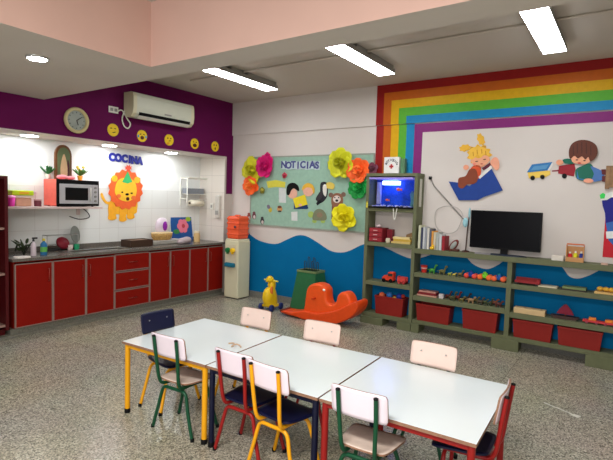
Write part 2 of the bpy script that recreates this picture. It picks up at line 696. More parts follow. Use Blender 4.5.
b.tube(smooth_path([(-.57, -2.36, 1.44), (-.585, -2.3, 1.4), (-.59, -2.26, 1.34), (-.59, -2.3, 1.31), (-.59, -2.42, 1.3), (-.59, -2.55, 1.34)]), .006)
tag(b.build('power_cord', DARK), 'dark power cord looping on the wall below the microwave', 'cord')


# ------------------------------------------------------------------ helper for flat paper shapes on walls
class Paper:
    """flat cut paper shapes laid on a wall plane, each layer a little further out"""
    def __init__(self, ax, base, out, root=None):
        self.ax, self.base, self.out, self.root = ax, base, out, root
        self.lay = 0

    def pts(self, P):
        return [on(x, y, self.ax, self.base) for x, y in P]

    def shape(self, name, P, m, lay=0, th=.004, sm=0, parent=None, label=None):
        q = self.pts(P)
        if sm:
            q = smooth_path(q, sm, True)
        o = self.out
        off = [0, 0, 0]
        off[self.ax] = o * lay * .004
        q = [p + Vector(off) for p in q]
        ex = [0, 0, 0]
        ex[self.ax] = o * th
        r = parent or self.root
        orig = self.root.location if self.root is not None else Vector((0, 0, 0))
        b = MB(orig)
        b.prism(q, ex)
        return b.build(name, m, r, label)

    def oval(self, name, cx, cy, rx, ry, m, lay=0, rot=0, n=20, **k):
        a = radians(rot)
        P = []
        for i in range(n):
            t = 2 * pi * i / n
            x, y = rx * cos(t), ry * sin(t)
            P.append((cx + x * cos(a) - y * sin(a), cy + x * sin(a) + y * cos(a)))
        return self.shape(name, P, m, lay, **k)


def paper_thing(name, label, cat, px, py, ax, base, out, group=None):
    t = thing(name, label, cat, on(px, py, ax, base), 0, group)
    return t, Paper(ax, base, out, t)


# lion
t, P = paper_thing('lion_cutout', 'foam lion with orange mane and green party hat on the niche wall', 'wall decoration', 124, 195, 0, -.598, 1)
OR, YE = C(240, 104, 50), C(250, 186, 48)
P.shape('tail', [(114, 205), (108, 204.5), (104, 202), (101.5, 198), (100.5, 194), (102.3, 193), (104, 197), (107, 201.5), (114, 202)], YE, 0, sm=3)
P.shape('body', [(111, 200), (135, 200), (137, 209), (134, 214), (114, 214), (110, 209)], YE, 0, sm=3)
for a in ((108, 203, 116, 219.5), (119, 206, 126, 221), (127, 206, 134, 218.5)):
    x0, y0_, x1, y1_ = a
    P.shape('paw', [(x0 + .5, y0_), (x1, y0_), (x1 - .3, y1_ - 4), (x1 + .5, y1_ - 1), ((x0 + x1) / 2, y1_ + .8), (x0 - .2, y1_ - .5), (x0 + .2, y1_ - 5)], C(248, 176, 44), 1, sm=2)
mane = []
for i in range(32):
    a = 2 * pi * i / 32
    r = 1 if i % 2 else .9
    mane.append((125.2 + 17.6 * r * cos(a), 189.5 + 20.5 * r * sin(a)))
P.shape('mane', mane, OR, 2, sm=2)
P.oval('ear', 114, 178.5, 3, 3.2, YE, 3)
P.oval('ear', 136.5, 180, 3, 3.2, YE, 3)
P.shape('face', [(115, 186), (118, 180), (125, 177.8), (133, 180.5), (136, 188), (134.5, 197), (127, 201.5), (118.5, 199), (114.5, 193)], C(252, 196, 54), 3, sm=4)
P.oval('cheek', 118, 196, 2.2, 2, C(240, 120, 60), 4)
P.oval('cheek', 132.8, 197.6, 2.2, 2, C(240, 120, 60), 4)
P.oval('nose', 126.5, 194.3, 1.7, 1.2, BLACK, 4)
P.oval('mouth', 127, 198.8, 1.6, 1.8, C(70, 24, 20), 4)
P.oval('eye', 121.5, 192.2, 1.1, .7, BLACK, 4)
P.oval('eye', 131, 193.2, 1.1, .7, BLACK, 4)
P.shape('hat', [(127, 171.5), (131.5, 181.8), (127, 183.5), (121.6, 182)], C(64, 186, 110), 4)
pom = [(127.5 + (4.2 if i % 2 else 2.3) * cos(2 * pi * i / 16), 168 + (3.6 if i % 2 else 2) * sin(2 * pi * i / 16)) for i in range(16)]
P.shape('pompom', pom, C(240, 96, 70), 5)

# COCINA lettering
LB = C(44, 52, 150)
for i, (ch, lab) in enumerate(zip('COCINA', ('blue letter C at the start of the kitchen sign', 'blue letter O of the kitchen sign', 'blue letter C in the middle of the kitchen sign', 'blue letter I of the kitchen sign', 'blue letter N of the kitchen sign', 'blue letter A ending the kitchen sign'))):
    p = on((111.6, 118, 124.3, 129.4, 134, 139.6)[i], 157.4 + i * .75, 0, -.598)
    o = text_obj('sign_letter', ch, .15, LB, ROT_LEFT @ Matrix.Rotation(radians((-4, 5, -3, 0, 4, -3)[i]), 4, 'Z') @ Matrix.Diagonal((.9, 1, 1, 1)), None, .006, .011)
    o.location = p + Vector((.008, 0, 0))
    tag(o, lab, 'letter', 'letters of the kitchen sign')

# emojis on the purple band
EY = C(232, 196, 34)
for i, (px, py, lab) in enumerate([(113, 130, 'yellow smirking emoji disc furthest left, below the outlet'), (142, 136, 'yellow emoji disc crying with laughter, blue tears'), (169, 140, 'yellow thinking emoji disc, middle of the five'), (194.6, 143.7, 'yellow emoji disc with open laughing mouth'), (215, 146.5, 'yellow surprised emoji disc furthest right')]):
    c = on(px, py, 0, .001)
    t = thing('emoji_disc', lab, 'wall decoration', c, 0, 'emoji discs on the purple band')
    RY = Matrix.Rotation(pi / 2, 4, 'Y')
    b = MB()
    b.lathe((0, 0, 0), [(.082, 0), (.082, .004)], 28, RY, False)
    b.build('disc', EY, t)
    K = BLACK

    def dot(name, y, z, ry, rz, m, th=.003, rot=0):
        bb = MB()
        bb.lathe((.0042, y, z), [(1, 0), (1, th)], 14, Matrix.Rotation(radians(rot), 4, 'X') @ Matrix.Diagonal((1, ry, rz, 1)) @ RY, False)
        bb.build(name, m, t)
    if i == 0:
        dot('eye', -.03, .02, .016, .006, K); dot('eye', .028, .02, .016, .006, K); dot('mouth', .012, -.03, .026, .006, K, rot=18)
    elif i == 1:
        dot('eye', -.028, .022, .015, .006, K, rot=25); dot('eye', .028, .022, .015, .006, K, rot=-25); dot('mouth', 0, -.025, .03, .026, C(90, 40, 20))
        dot('tear', -.062, -.008, .013, .02, C(60, 150, 220)); dot('tear', .062, -.008, .013, .02, C(60, 150, 220))
    elif i == 2:
        dot('eye', -.026, .024, .009, .011, K); dot('eye', .028, .024, .009, .011, K); dot('mouth', .01, -.012, .022, .005, K, rot=12); dot('hand', -.02, -.052, .03, .017, C(226, 160, 30), rot=25)
    elif i == 3:
        dot('eye', -.028, .025, .014, .007, K, rot=15); dot('eye', .028, .025, .014, .007, K, rot=-15); dot('mouth', 0, -.026, .04, .028, C(80, 34, 22))
    else:
        dot('eye', -.026, .022, .01, .013, K); dot('eye', .026, .022, .01, .013, K); dot('mouth', 0, -.034, .014, .02, C(80, 34, 22))

# clock
c = on(76, 120.5, 0, .001)
t = thing('wall_clock', 'round wall clock with a cream rim on the purple band', 'clock', c)
RY = Matrix.Rotation(pi / 2, 4, 'Y')
b = MB()
b.lathe((0, 0, 0), [(.118, 0), (.155, .0), (.16, .02), (.15, .038), (.13, .04), (.119, .026), (.118, .0)], 32, RY, caps=False)
b.build('rim', mat('cream clock rim', (206, 190, 140), .3), t)
b = MB()
b.lathe((0, 0, 0), [(.12, .004), (.12, .012)], 32, RY, False)
f = b.build('dial', mat('pale dial', (150, 158, 148), .25), t)
for a in range(12):
    b = MB()
    r = radians(a * 30)
    b.box(.0125, .0145, .095 * sin(r) - .004, .095 * sin(r) + .004, .095 * cos(r) - .006, .095 * cos(r) + .006)
    b.build('hour_mark', BLACK, f)
for name, ang, ln in (('hour_hand', 160, .06), ('minute_hand', 55, .08)):
    r = radians(ang)
    b = MB()
    b.tube([(.017, 0, 0), (.017, ln * sin(r), ln * cos(r))], .004)
    b.build(name, BLACK, t)

# outlet and AC
c = on(113.2, 109.8, 0, .001)
t = thing('wall_outlet', 'white electric outlet plate left of the air conditioner', 'outlet', c)
b = MB()
b.box(0, .012, -.07, .07, -.042, .042, bev=.004)
b.build('plate', WPLAST, t)
for s in (-.03, .03):
    b = MB()
    b.box(.0122, .02, s - .02, s + .02, -.02, .02, bev=.003)
    b.build('socket', GREYP, t)
b = MB()
b.tube(smooth_path([(.015, -2.23, 2.76), (.03, -2.17, 2.78), (.03, -2.09, 2.68), (.025, -2.04, 2.62), (.02, -2.07, 2.56), (.02, -2.13, 2.58), (.025, -2.165, 2.66), (.03, -2.15, 2.74), (.04, -2.135, 2.78)]), .009)
tag(b.build('power_cord', WPLAST), 'pale looped power cord hanging beside the air conditioner', 'cord')
t = thing('air_conditioner', 'white split air conditioner high on the purple wall', 'air conditioner', (0, -1.62, 2.85))
O = (0, -1.62, 2.85)
prof = [(.002, 2.73), (.06, 2.70), (.15, 2.705), (.2, 2.75), (.215, 2.83), (.212, 2.97), (.195, 3.015), (.16, 3.03), (.002, 3.03)]
b = MB(O)
b.prism([(x, -2.12, z) for x, z in prof], (0, 1.04, 0))
b.build('casing', mat('aged white plastic', (204, 206, 188), .35, var=.02), t)
b = MB(O)
b.prism([(x + .0005 if x > .05 else x, -2.125, z) for x, z in prof], (0, .055, 0))
b.build('end_cap', CREAM, t)
b = MB(O)
b.prism([(x + .0005 if x > .05 else x, -1.13, z) for x, z in prof], (0, .055, 0))
b.build('end_cap', CREAM, t)
b = MB(O)
b.prism([(.2125, -2.03, 2.768), (.2, -2.03, 2.722), (.19, -2.03, 2.722), (.19, -2.03, 2.768)], (0, .88, 0))
b.build('vent', BLACK, t, 'black air outlet slot')
b = MB(O)
b.prism([(.211, -2.03, 2.722), (.16, -2.03, 2.69), (.153, -2.03, 2.695), (.2, -2.03, 2.727)], (0, .88, 0))
b.build('flap', WPLAST, t)
b = MB(O)
b.box(.2135, .217, -1.62, -1.5, 2.79, 2.812)
b.build('badge', GREYP, t)

# ------------------------------------------------------------------ small kitchen things
SH = 1.4825     # wall shelf top
RX = Matrix.Rotation(pi / 2, 4, 'X')


def onshelf(px, x=-.42):
    return on(px, 205, 0, x).y


# arched picture on the microwave
zt = 1.832
yc = on(63.5, 170, 0, -.42).y
t = thing('arched_picture', 'arched brown framed devotional picture standing on the microwave', 'picture', (-.45, yc, zt))


def arch(w, h, x, n=14):
    P = [(x, -w, .0), (x, w, .0)]
    for i in range(n + 1):
        a = pi * i / n
        P.append((x, w * cos(a), h - w * 1.3 + w * 1.3 * sin(a)))
    return P


b = MB()
b.prism(arch(.108, .45, 0), (.035, 0, 0))
b.build('frame', C(104, 66, 36), t)
b = MB()
b.prism([p for p in arch(.082, .415, .036)], (.004, 0, 0))
b.build('picture', C(92, 104, 70), t)
b = MB()
b.prism(smooth_path([(.041, -.035, .03), (.041, .035, .03), (.041, .045, .15), (.041, .025, .27), (.041, .0, .33), (.041, -.025, .27), (.041, -.045, .15)], 3, True), (.004, 0, 0))
b.build('figure', C(190, 160, 120), t)
b = MB()
b.prism(smooth_path([(.041, .05, .05), (.041, .072, .05), (.041, .07, .2), (.041, .05, .26), (.041, .045, .15)], 3, True), (.004, 0, 0))
b.build('cloak', C(70, 30, 34), t)
b = MB((0, 0, 0))
b.ell((-.36, yc - .05, zt + .03), (.035, .075, .03))
b.ell((-.34, yc + .05, zt + .025), (.035, .06, .025))
b.o = Vector((0, 0, 0))
tag(b.build('flower_heap', C(226, 150, 158)), 'heap of pink cloth flowers at the foot of the arched picture', 'flowers')


def little_plant(px, x, pot, leaf, bloom, lab, h=.17):
    y = on(px, 178, 0, x).y
    t = thing('potted_flower', lab, 'plant', (x, y, zt + .001))
    b = MB()
    b.lathe((0, 0, 0), [(.022, 0), (.034, .055), (.036, .06), (.03, .06)])
    b.build('pot', pot, t)
    b = MB()
    rnd = random.Random(px)
    for k in range(9):
        a = k * 2.4
        q = Matrix.Rotation(a, 4, 'Z') @ Matrix.Rotation(radians(35 + 20 * rnd.random()), 4, 'Y')
        b.ell(Vector((0, 0, .055)) + q @ Vector((0, 0, h * .35)), (.006, .018, h * .32), q, 8, 6)
    b.build('leaves', leaf, t)
    b = MB()
    for k in range(4):
        b.ell((rnd.uniform(-.03, .03), rnd.uniform(-.035, .035), h * (.55 + .35 * rnd.random())), (.02, .02, .018), None, 8, 6)
    b.build('blossom', bloom, t)


little_plant(48, -.5, WPLAST, C(44, 110, 60), C(236, 232, 226), 'small white flowered plant left of the arched picture', .22)
little_plant(80, -.45, C(222, 186, 70), C(70, 130, 60), C(232, 200, 80), 'small green plant in a yellow pot on the right of the microwave', .2)

# left of the microwave: tubs and jars
y = onshelf(21)
t = thing('food_container', 'clear food container with a lime green lid on the wall shelf', 'container', (-.42, y, SH + .001))
b = MB()
b.box(-.08, .08, -.09, .09, 0, .1, bev=.012)
b.build('tub', C(206, 158, 130), t)
b = MB()
b.box(-.09, .09, -.14, .11, .1005, .13, bev=.008)
b.build('tray', C(224, 206, 190), t)
b = MB()
b.box(-.09, .095, -.14, .11, .1305, .19, bev=.012)
b.build('lid', C(196, 222, 40), t, 'lime green lid')
b = MB()
b.box(.0951, .098, -.06, .05, .145, .175)
b.build('tag', C(236, 180, 50), t)
y = onshelf(11.2, -.37)
t = thing('cup', 'magenta plastic cup beside the lime lidded container', 'cup', (-.3, y - .03, SH + .001))
b = MB()
b.lathe((0, 0, 0), [(.032, 0), (.042, .1), (.038, .1), (.03, .004)])
b.build('body', C(230, 60, 170), t)
b = MB()
b.lathe((0, 0, .1005), [(.044, 0), (.044, .02), (.02, .028)])
b.build('lid', C(238, 150, 200), t)
y = onshelf(37, -.36)
t = thing('jar', 'small dark jar beside the coral microwave side', 'jar', (-.34, y, SH + .001))
b = MB()
b.lathe((0, 0, 0), [(.04, 0), (.042, .06), (.036, .07)])
b.build('body', C(110, 50, 60), t)
b = MB()
b.lathe((0, 0, .0705), [(.044, 0), (.044, .015)])
b.build('lid', C(190, 150, 150), t)
t = thing('jar', 'tall pale clear jar behind the small dark jar', 'jar', (-.5, y + .005, SH + .001))
b = MB()
b.lathe((0, 0, 0), [(.045, 0), (.045, .13), (.035, .15)])
b.build('body', C(224, 208, 206, rough=.15), t)
b = MB()
b.lathe((0, 0, .1505), [(.05, 0), (.05, .025)])
b.build('lid', C(206, 196, 200), t)

# on the worktop
WT = .9005


def wt(px, py, x):
    return on(px, py, 0, x).y


def bottle(px, x, r, h, body, cap, lab, label_mat=None, spray=False):
    t = thing('bottle', lab, 'bottle', (x, wt(px, 252, x), WT), 0)
    b = MB()
    b.lathe((0, 0, 0), [(r * .95, 0), (r, .01), (r, h * .62), (r * .75, h * .74), (r * .35, h * .8), (r * .33, h * .86)])
    b.build('body', body, t)
    b = MB()
    b.lathe((0, 0, h * .861), [(r * .42, 0), (r * .42, h * .1), (r * .25, h * .14)])
    if spray:
        b.box(-r * .3, r * .3, -r * .5, r * 1.5, h * 1.0, h * 1.1, bev=.003)
    b.build('cap', cap, t)
    if label_mat:
        b = MB()
        b.lathe((0, 0, h * .2), [(r * 1.02, 0), (r * 1.02, h * .3)], 18)
        b.build('label', label_mat, t)


bottle(33.5, -.12, .03, .2, C(206, 190, 196), DARK, 'pale pump bottle with a dark cap on the worktop', None, True)
bottle(43.8, -.12, .038, .2, C(40, 104, 150), C(206, 186, 60), 'blue and green detergent bottle with a yellow cap', C(96, 170, 80))
t = thing('leafy_sprig', 'dark green leafy sprig at the left end of the worktop', 'plant', (-.25, wt(24, 250, -.25), WT))
b = MB()
rnd = random.Random(3)
for k in range(16):
    a, r = rnd.uniform(0, 6.28), rnd.uniform(.02, .1)
    q = Matrix.Rotation(a, 4, 'Z') @ Matrix.Rotation(rnd.uniform(.3, 1.4), 4, 'Y')
    b.ell((r * cos(a) * .7, r * sin(a) * 1.1, rnd.uniform(.06, .17)), (.006, .018, .045), q, 8, 6)
b.build('leaves', C(52, 66, 40), t)
b = MB()
for k in range(5):
    a = k * 1.3
    b.tube(smooth_path([(0, 0, .0), (.03 * cos(a), .04 * sin(a), .08), (.05 * cos(a), .09 * sin(a), .12), (.06 * cos(a), .12 * sin(a), .05)]), .006)
b.build('stems', C(34, 36, 28), t)
b = MB()
b.prism(smooth_path([(-.06, -3.5, WT), (.035, -3.49, WT), (.04, -3.38, WT), (.0, -3.34, WT), (-.07, -3.4, WT)], 3, True), (0, 0, .018))
tag(b.build('dish_cloth', C(224, 214, 206)), 'folded white cloth at the left corner of the worktop', 'cloth')

# dish rack with plate, lid, cups
ya, yb_ = wt(48, 245, -.42), wt(79, 243, -.42)
t = thing('dish_rack', 'dark wire dish rack behind the sink', 'dish rack', (-.43, (ya + yb_) / 2, WT))
O = (-.43, (ya + yb_) / 2, WT)
b = MB(O)
b.box(-.57, -.43, ya, yb_, WT, WT + .02, bev=.004)
b.build('tray', DARK, t)
b = MB(O)
for z in (.074, .2):
    b.tube([(-.56, ya, WT + z), (-.44, ya, WT + z), (-.44, yb_, WT + z), (-.56, yb_, WT + z)], .004, closed=True)
for k in range(1, 12):
    yy = ya + (yb_ - ya) * k / 12
    b.tube([(-.56, yy, WT + .074), (-.44, yy, WT + .074)], .003, 6)
for xx, yy in ((-.56, ya), (-.44, ya), (-.44, yb_), (-.56, yb_)):
    b.tube([(xx, yy, WT + .018), (xx, yy, WT + .2)], .004)
b.build('wire_frame', STEEL, t)
b = MB()
q = Matrix.Rotation(radians(32), 4, 'Z') @ Matrix.Rotation(radians(82), 4, 'Y')
b.lathe((-.5, wt(74.5, 230, -.5), 1.098), [(.005, 0), (.1, .0), (.118, .012), (.11, .016), (.005, .004)], 24, q)
tag(b.build('plate', C(120, 124, 118)), 'grey oval plate standing upright at the back of the dish rack', 'plate')
b = MB()
b.lathe((-.415, wt(63, 237, -.41), 1.0), [(.005, .03), (.075, .02), (.088, 0), (.08, -.004)], 24, Matrix.Rotation(radians(62), 4, 'Y'))
tag(b.build('bowl_lid', C(116, 14, 32)), 'dark red round lid propped in the dish rack', 'lid')
for px, col, lab in ((70, (214, 196, 190), 'white cup lying beside the dish rack'), (76.5, (40, 160, 110), 'green cup beside the dish rack')):
    x = -.385
    t = thing('cup', lab, 'cup', (x, wt(px, 244, x), WT))
    b = MB()
    b.lathe((0, 0, 0), [(.026, 0), (.036, .075), (.032, .075), (.024, .006)])
    b.build('body', C(*col), t)
    b = MB()
    b.tube(smooth_path([(.033, 0, .06), (.055, 0, .055), (.055, 0, .025), (.03, 0, .02)]), .005)
    b.build('handle', C(*col), t)

# tray, containers and picture at the right end of the worktop
t = thing('storage_tray', 'low dark brown tray on the worktop right of the sink', 'tray', (-.3, (wt(128, 244, -.25) + wt(150, 244, -.25)) / 2, WT))
hy = (wt(150, 244, -.25) - wt(128, 244, -.25)) / 2
b = MB()
b.box(-.12, .12, -hy, hy, 0, .012)
b.box(-.12, -.108, -hy, hy, .012, .1)
b.box(.108, .12, -hy, hy, .012, .1)
b.box(-.108, .108, -hy, -hy + .012, .012, .1)
b.box(-.108, .108, hy - .012, hy, .012, .1)
b.build('body', C(66, 46, 34), t)
b = MB()
b.box(-.107, .107, -hy + .013, hy - .013, .06, .09)
b.build('contents', C(120, 96, 74), t)
ym = (wt(151, 240, -.35) + wt(173, 240, -.35)) / 2
t = thing('glass_dish', 'clear glass dish under the bread basket', 'dish', (-.36, ym + .05, WT))
b = MB()
b.box(-.11, .11, -.3, .3, 0, .05, bev=.014)
b.build('body', C(168, 164, 154, rough=.15), t)
b = MB()
b.box(-.115, .115, -.305, .305, .0505, .062, bev=.004)
b.build('lid', C(204, 200, 190, rough=.2), t)
t = thing('bread_basket', 'tan lidded basket below the purple bag', 'basket', (-.36, ym, WT + .0635))
b = MB()
b.lathe((0, 0, 0), [(.12, 0), (.15, .05), (.155, .105), (.14, .105)], 20, Matrix.Diagonal((.62, 1.25, 1, 1)))
b.build('body', mat('woven tan', (176, 140, 82), .8, var=.35, scale=60), t)
b = MB()
b.lathe((0, 0, .1055), [(.158, 0), (.15, .014), (.05, .02)], 20, Matrix.Diagonal((.62, 1.25, 1, 1)))
b.build('lid', C(210, 186, 140), t)
t = thing('plastic_bag', 'white plastic bag with a purple mark standing on the basket', 'bag', (-.36, ym, WT + .191))
b = MB()
b.lathe((0, 0, 0), [(.08, 0), (.1, .05), (.095, .14), (.06, .2), (.02, .22)], 14, Matrix.Diagonal((.45, 1.3, 1, 1)))
b.build('body', C(228, 214, 224), t)
b = MB()
b.ell((.05, .02, .09), (.012, .045, .075))
b.build('purple_mark', C(150, 40, 170), t, 'purple mark')
y0, y1 = wt(172.5, 225, -.55), wt(193, 225, -.55)
z0, z1 = on(182, 235, 0, -.55).z, on(182, 214, 0, -.55).z
t = thing('flower_picture', 'picture of a pink flower on blue leaning on the tiles', 'picture', (-.55, (y0 + y1) / 2, WT))
q = Matrix.Rotation(radians(-8), 4, 'Y')
hh = z1 - .9
b = MB()
b.box(-.006, .006, y0 - (y0 + y1) / 2, (y1 - y0) / 2, .001, hh, q)
b.build('board', C(32, 84, 150), t)


def flat_disc(parent, name, m, yy, zz, ry, rz, k, Q=q):
    bb = MB()
    bb.lathe(Q @ Vector((.0065 + .002 * k, yy, zz)), [(1, 0), (1, .002)], 16, Q @ Matrix.Diagonal((1, ry, rz, 1)) @ Matrix.Rotation(pi / 2, 4, 'Y'), False)
    bb.build(name, m, parent)


for k in range(6):
    a = k * pi / 3
    flat_disc(t, 'petal', C(226, 120, 140), .02 + .07 * cos(a), hh * .55 + .07 * sin(a), .055, .055, k % 2)
flat_disc(t, 'flower_center', C(190, 60, 70), .03, hh * .55, .035, .035, 2)
flat_disc(t, 'leaf', C(150, 180, 50), .15, hh * .8, .06, .04, 0)
flat_disc(t, 'leaf', C(60, 130, 70), -.12, hh * .35, .07, .04, 0)
y = wt(196, 240, -.3)
t = thing('jar', 'amber jar at the right end of the worktop', 'jar', (-.28, y, WT))
b = MB()
b.lathe((0, 0, 0), [(.05, 0), (.052, .12), (.04, .15)])
b.build('body', C(206, 174, 120), t)
b = MB()
b.lathe((0, 0, .1505), [(.048, 0), (.048, .03)])
b.build('lid', C(224, 210, 180), t)
b = MB()
y = wt(184, 243, -.15)
b.ell((-.15, y, WT + .05), (.07, .13, .05))
b.ell((-.17, y + .07, WT + .055), (.06, .09, .055))
b.ell((-.13, y - .08, WT + .035), (.05, .07, .035))
tag(b.build('plastic_bag', C(172, 158, 160)), 'crumpled grey plastic bag on the worktop in front of the flower picture', 'bag')

# wire rack with paper roll
yA, yB = wt(184, 190, -.5), wt(206, 190, -.5)
zA, zB = on(195, 206, 0, -.5).z, on(195, 178, 0, -.5).z
t = thing('wire_rack', 'white wire wall rack holding a kitchen roll', 'rack', (-.6, (yA + yB) / 2, zA))
O = (-.6, (yA + yB) / 2, zA)
b = MB(O)
for xx in (-.59, -.42):
    b.tube([(xx, yA, zA), (xx, yA, zB - .02), (xx, yA + .03, zB), (xx, yB - .03, zB), (xx, yB, zB - .02), (xx, yB, zA)], .009)
for z in (zA + .12, zA + .2, zB - .02):
    for yy in (yA, yB):
        b.tube([(-.59, yy, z), (-.42, yy, z)], .005)
    b.tube([(-.42, yA, z), (-.42, yB, z)], .005)
    b.tube([(-.5, yA, z), (-.5, yB, z)], .004)
b.build('wire_frame', WPLAST, t)
b = MB()
b.box(-.57, -.44, yA + .02, yB - .1, zA + .206, zA + .3, bev=.008)
tag(b.build('storage_box', C(128, 132, 138)), 'grey box standing inside the white wire rack', 'box')
t = thing('paper_roll', 'kitchen paper roll hung under the wire rack', 'paper roll', (-.45, (yA + yB) / 2, zA + .05))
b = MB()
b.lathe((0, -.16, 0), [(.018, 0), (.055, .0), (.055, .28), (.018, .28)], 20, Matrix.Rotation(-pi / 2, 4, 'X'))
b.build('paper', C(226, 218, 196), t)
b = MB()
b.lathe((0, -.175, 0), [(.017, 0), (.017, .31)], 12, Matrix.Rotation(-pi / 2, 4, 'X'))
b.build('core', C(60, 40, 28), t)
t = thing('soap_dispenser', 'slim white soap dispenser on the niche side wall', 'dispenser', (-.11, -.192, 1.31))
b = MB()
b.box(-.045, .045, -.06, 0, .0, .38, bev=.014)
b.build('body', C(204, 200, 190), t)
b = MB()
b.box(-.035, .035, -.066, -.06, .05, .12, bev=.002)
b.build('window', GREYP, t)
t = thing('light_switch', 'small white light switch left of the soap dispenser', 'switch', (-.29, -.192, 1.5))
b = MB()
b.box(-.035, .035, -.01, 0, -.055, .055, bev=.003)
b.build('plate', WPLAST, t)
b = MB()
b.box(-.015, .015, -.016, -.0102, -.025, .025, bev=.002)
b.build('rocker', GREYP, t)

# ------------------------------------------------------------------ water dispenser
x0, x1, yf, yk_ = .205, .512, -.365, -.075
xm, ymid = (x0 + x1) / 2, (yf + yk_) / 2
t = thing('water_dispenser', 'cream floor standing water dispenser beside the red cabinets', 'water dispenser', (xm, ymid, 0))
O = (xm, ymid, 0)
b = MB(O)
b.box(x0, x1, yf, yk_, .012, .955, bev=.018)
b.box(x0 + .01, x1 - .01, yf + .01, yk_ - .01, .95, .985, bev=.012)
b.build('cabinet', CREAM, t)
b = MB(O)
b.box(x0 + .03, x1 - .05, yf - .004, yf + .002, .6, .89)
b.build('tap_recess', C(206, 196, 168), t)
for xx, col in ((xm - .06, (26, 112, 60)), (xm + .05, (234, 186, 30))):
    b = MB(O)
    b.lathe((xx, yf - .004, .80), [(.038, 0), (.044, .02), (.036, .05)], 14, RX)
    b.box(xx - .012, xx + .012, yf - .05, yf - .01, .74, .78, bev=.003)
    b.build('tap', C(*col), t, ('green tap' if col[0] < 100 else 'yellow tap'))
b = MB(O)
b.box(xm - .11, xm + .1, yf - .06, yf, .525, .595, bev=.018)
b.build('drip_tray', C(24, 108, 132), t, 'teal drip tray')
b = MB(O)
b.box(x0 + .02, x1 - .02, yf + .02, yk_ - .02, 0, .013)
b.build('base', DARK, t)
t = thing('water_jug', 'translucent orange water jug on top of the dispenser', 'water jug', (xm - .01, ymid, .9855))
JUG = C(232, 92, 54, rough=.25)
b = MB()
b.box(-.12, .135, -.125, .125, 0, .375, bev=.025)
for z in (.06, .15, .24, .31):
    b.box(-.126, .141, -.131, .131, z, z + .035, bev=.012)
b.build('body', JUG, t)
b = MB()
b.lathe((.07, -.131, .2), [(.02, 0), (.024, .01), (.018, .016)], 12, RX)
b.build('cap', C(90, 50, 60), t)
b = MB()
b.lathe((.0, 0, .375), [(.05, 0), (.05, .012), (.03, .02)], 16)
b.build('top_plug', JUG, t)

# ------------------------------------------------------------------ notice board
X0, X1, Z0, Z1 = .455, 2.69, 1.235, 2.325
t = thing('notice_board', 'pale green felt notice board covered with paper decorations', 'notice board', ((X0 + X1) / 2, 0, Z0))
O = ((X0 + X1) / 2, 0, Z0)
b = MB(O)
b.box(X0, X1, -.016, -.0005, Z0, Z1)
b.build('felt_panel', mat('pale green felt', (150, 184, 164), .9, var=.06, scale=20), t)
b = MB(O)
w = .022
b.box(X0 - w, X1 + w, -.022, -.0005, Z0 - w, Z0)
b.box(X0 - w, X1 + w, -.022, -.0005, Z1, Z1 + w)
b.box(X0 - w, X0, -.022, -.0005, Z0, Z1)
b.box(X1, X1 + w, -.022, -.0005, Z0, Z1)
b.build('frame', mat('grey green frame', (150, 158, 144), .5), t)

NB = -.0175
for i, ch in enumerate('NOTICIAS'):
    p = on(284.2 + i * 4.75, 165.0 + (i % 2) * .6, 1, NB)
    o = text_obj('board_letter', ch, .145, C(76, 80, 136), ROT_BACK, None, .004, .006)
    bb = MB()
    bb.box(-.05, .05, .0, .003, -.065, .065)
    o.location = p + Vector((0, -.009, 0))
    tag(o, 'dark blue letter %s, %s letter of the notice board heading' % (ch, ('first', 'second', 'third', 'fourth', 'fifth', 'sixth', 'seventh', 'last')[i]), 'letter', 'letters of the notice board heading')
    bk = bb.build('backing', C(188, 206, 206), o, 'pale backing')


# paper flowers
def flower(px, py, r, col, lab, n=6, inner=None, tilt=30, base=NB, seed=0, core=None):
    c = on(px, py, 1, base)
    r *= 1.08
    t = thing('paper_flower', lab, 'paper flower', c, 0, 'giant paper flowers on the notice board')
    rnd = random.Random(seed)
    m = C(*col)
    dk = C(*[int(x * .86) for x in col])
    for ring, (k, rr, ti, ln) in enumerate(((n, r * .58, tilt, .55), (max(4, n - 2), r * .33, 55, .42))):
        for i in range(k):
            a = 2 * pi * (i + .5 * ring) / k + rnd.uniform(-.12, .12)
            q = Matrix.Rotation(a, 4, 'Y') @ Matrix.Rotation(radians(ti + rnd.uniform(-8, 8)), 4, 'X')
            # petal lies in the xz plane, pointing +z, tilting out towards -y
            bb = MB()

            def fp(u, v):
                vv = (v + 1) / 2
                wdt = r * ln * .95 * (sin(pi * (.12 + .8 * vv)) ** .7)
                p = Vector((u * wdt, -.22 * wdt * u * u + r * (.16 if ring == 0 else -.1) * vv * vv - .010 - .03 * ring, vv * r * ln * 1.9))
                p = q @ p
                p.y = min(p.y, -.004)
                return p, q @ Vector((0, -1, 0))
            plate(bb, 6, 6, fp, .003)
            for f_ in bb.bm.faces:
                f_.material_index = 0
            bb.build('petal', m if ring == 0 else (C(*inner) if inner else dk), t)
    bb = MB()
    bb.ell((0, -.05, 0), (r * .2, r * .2, r * .2))
    bb.build('flower_center', C(*(core or col)), t)


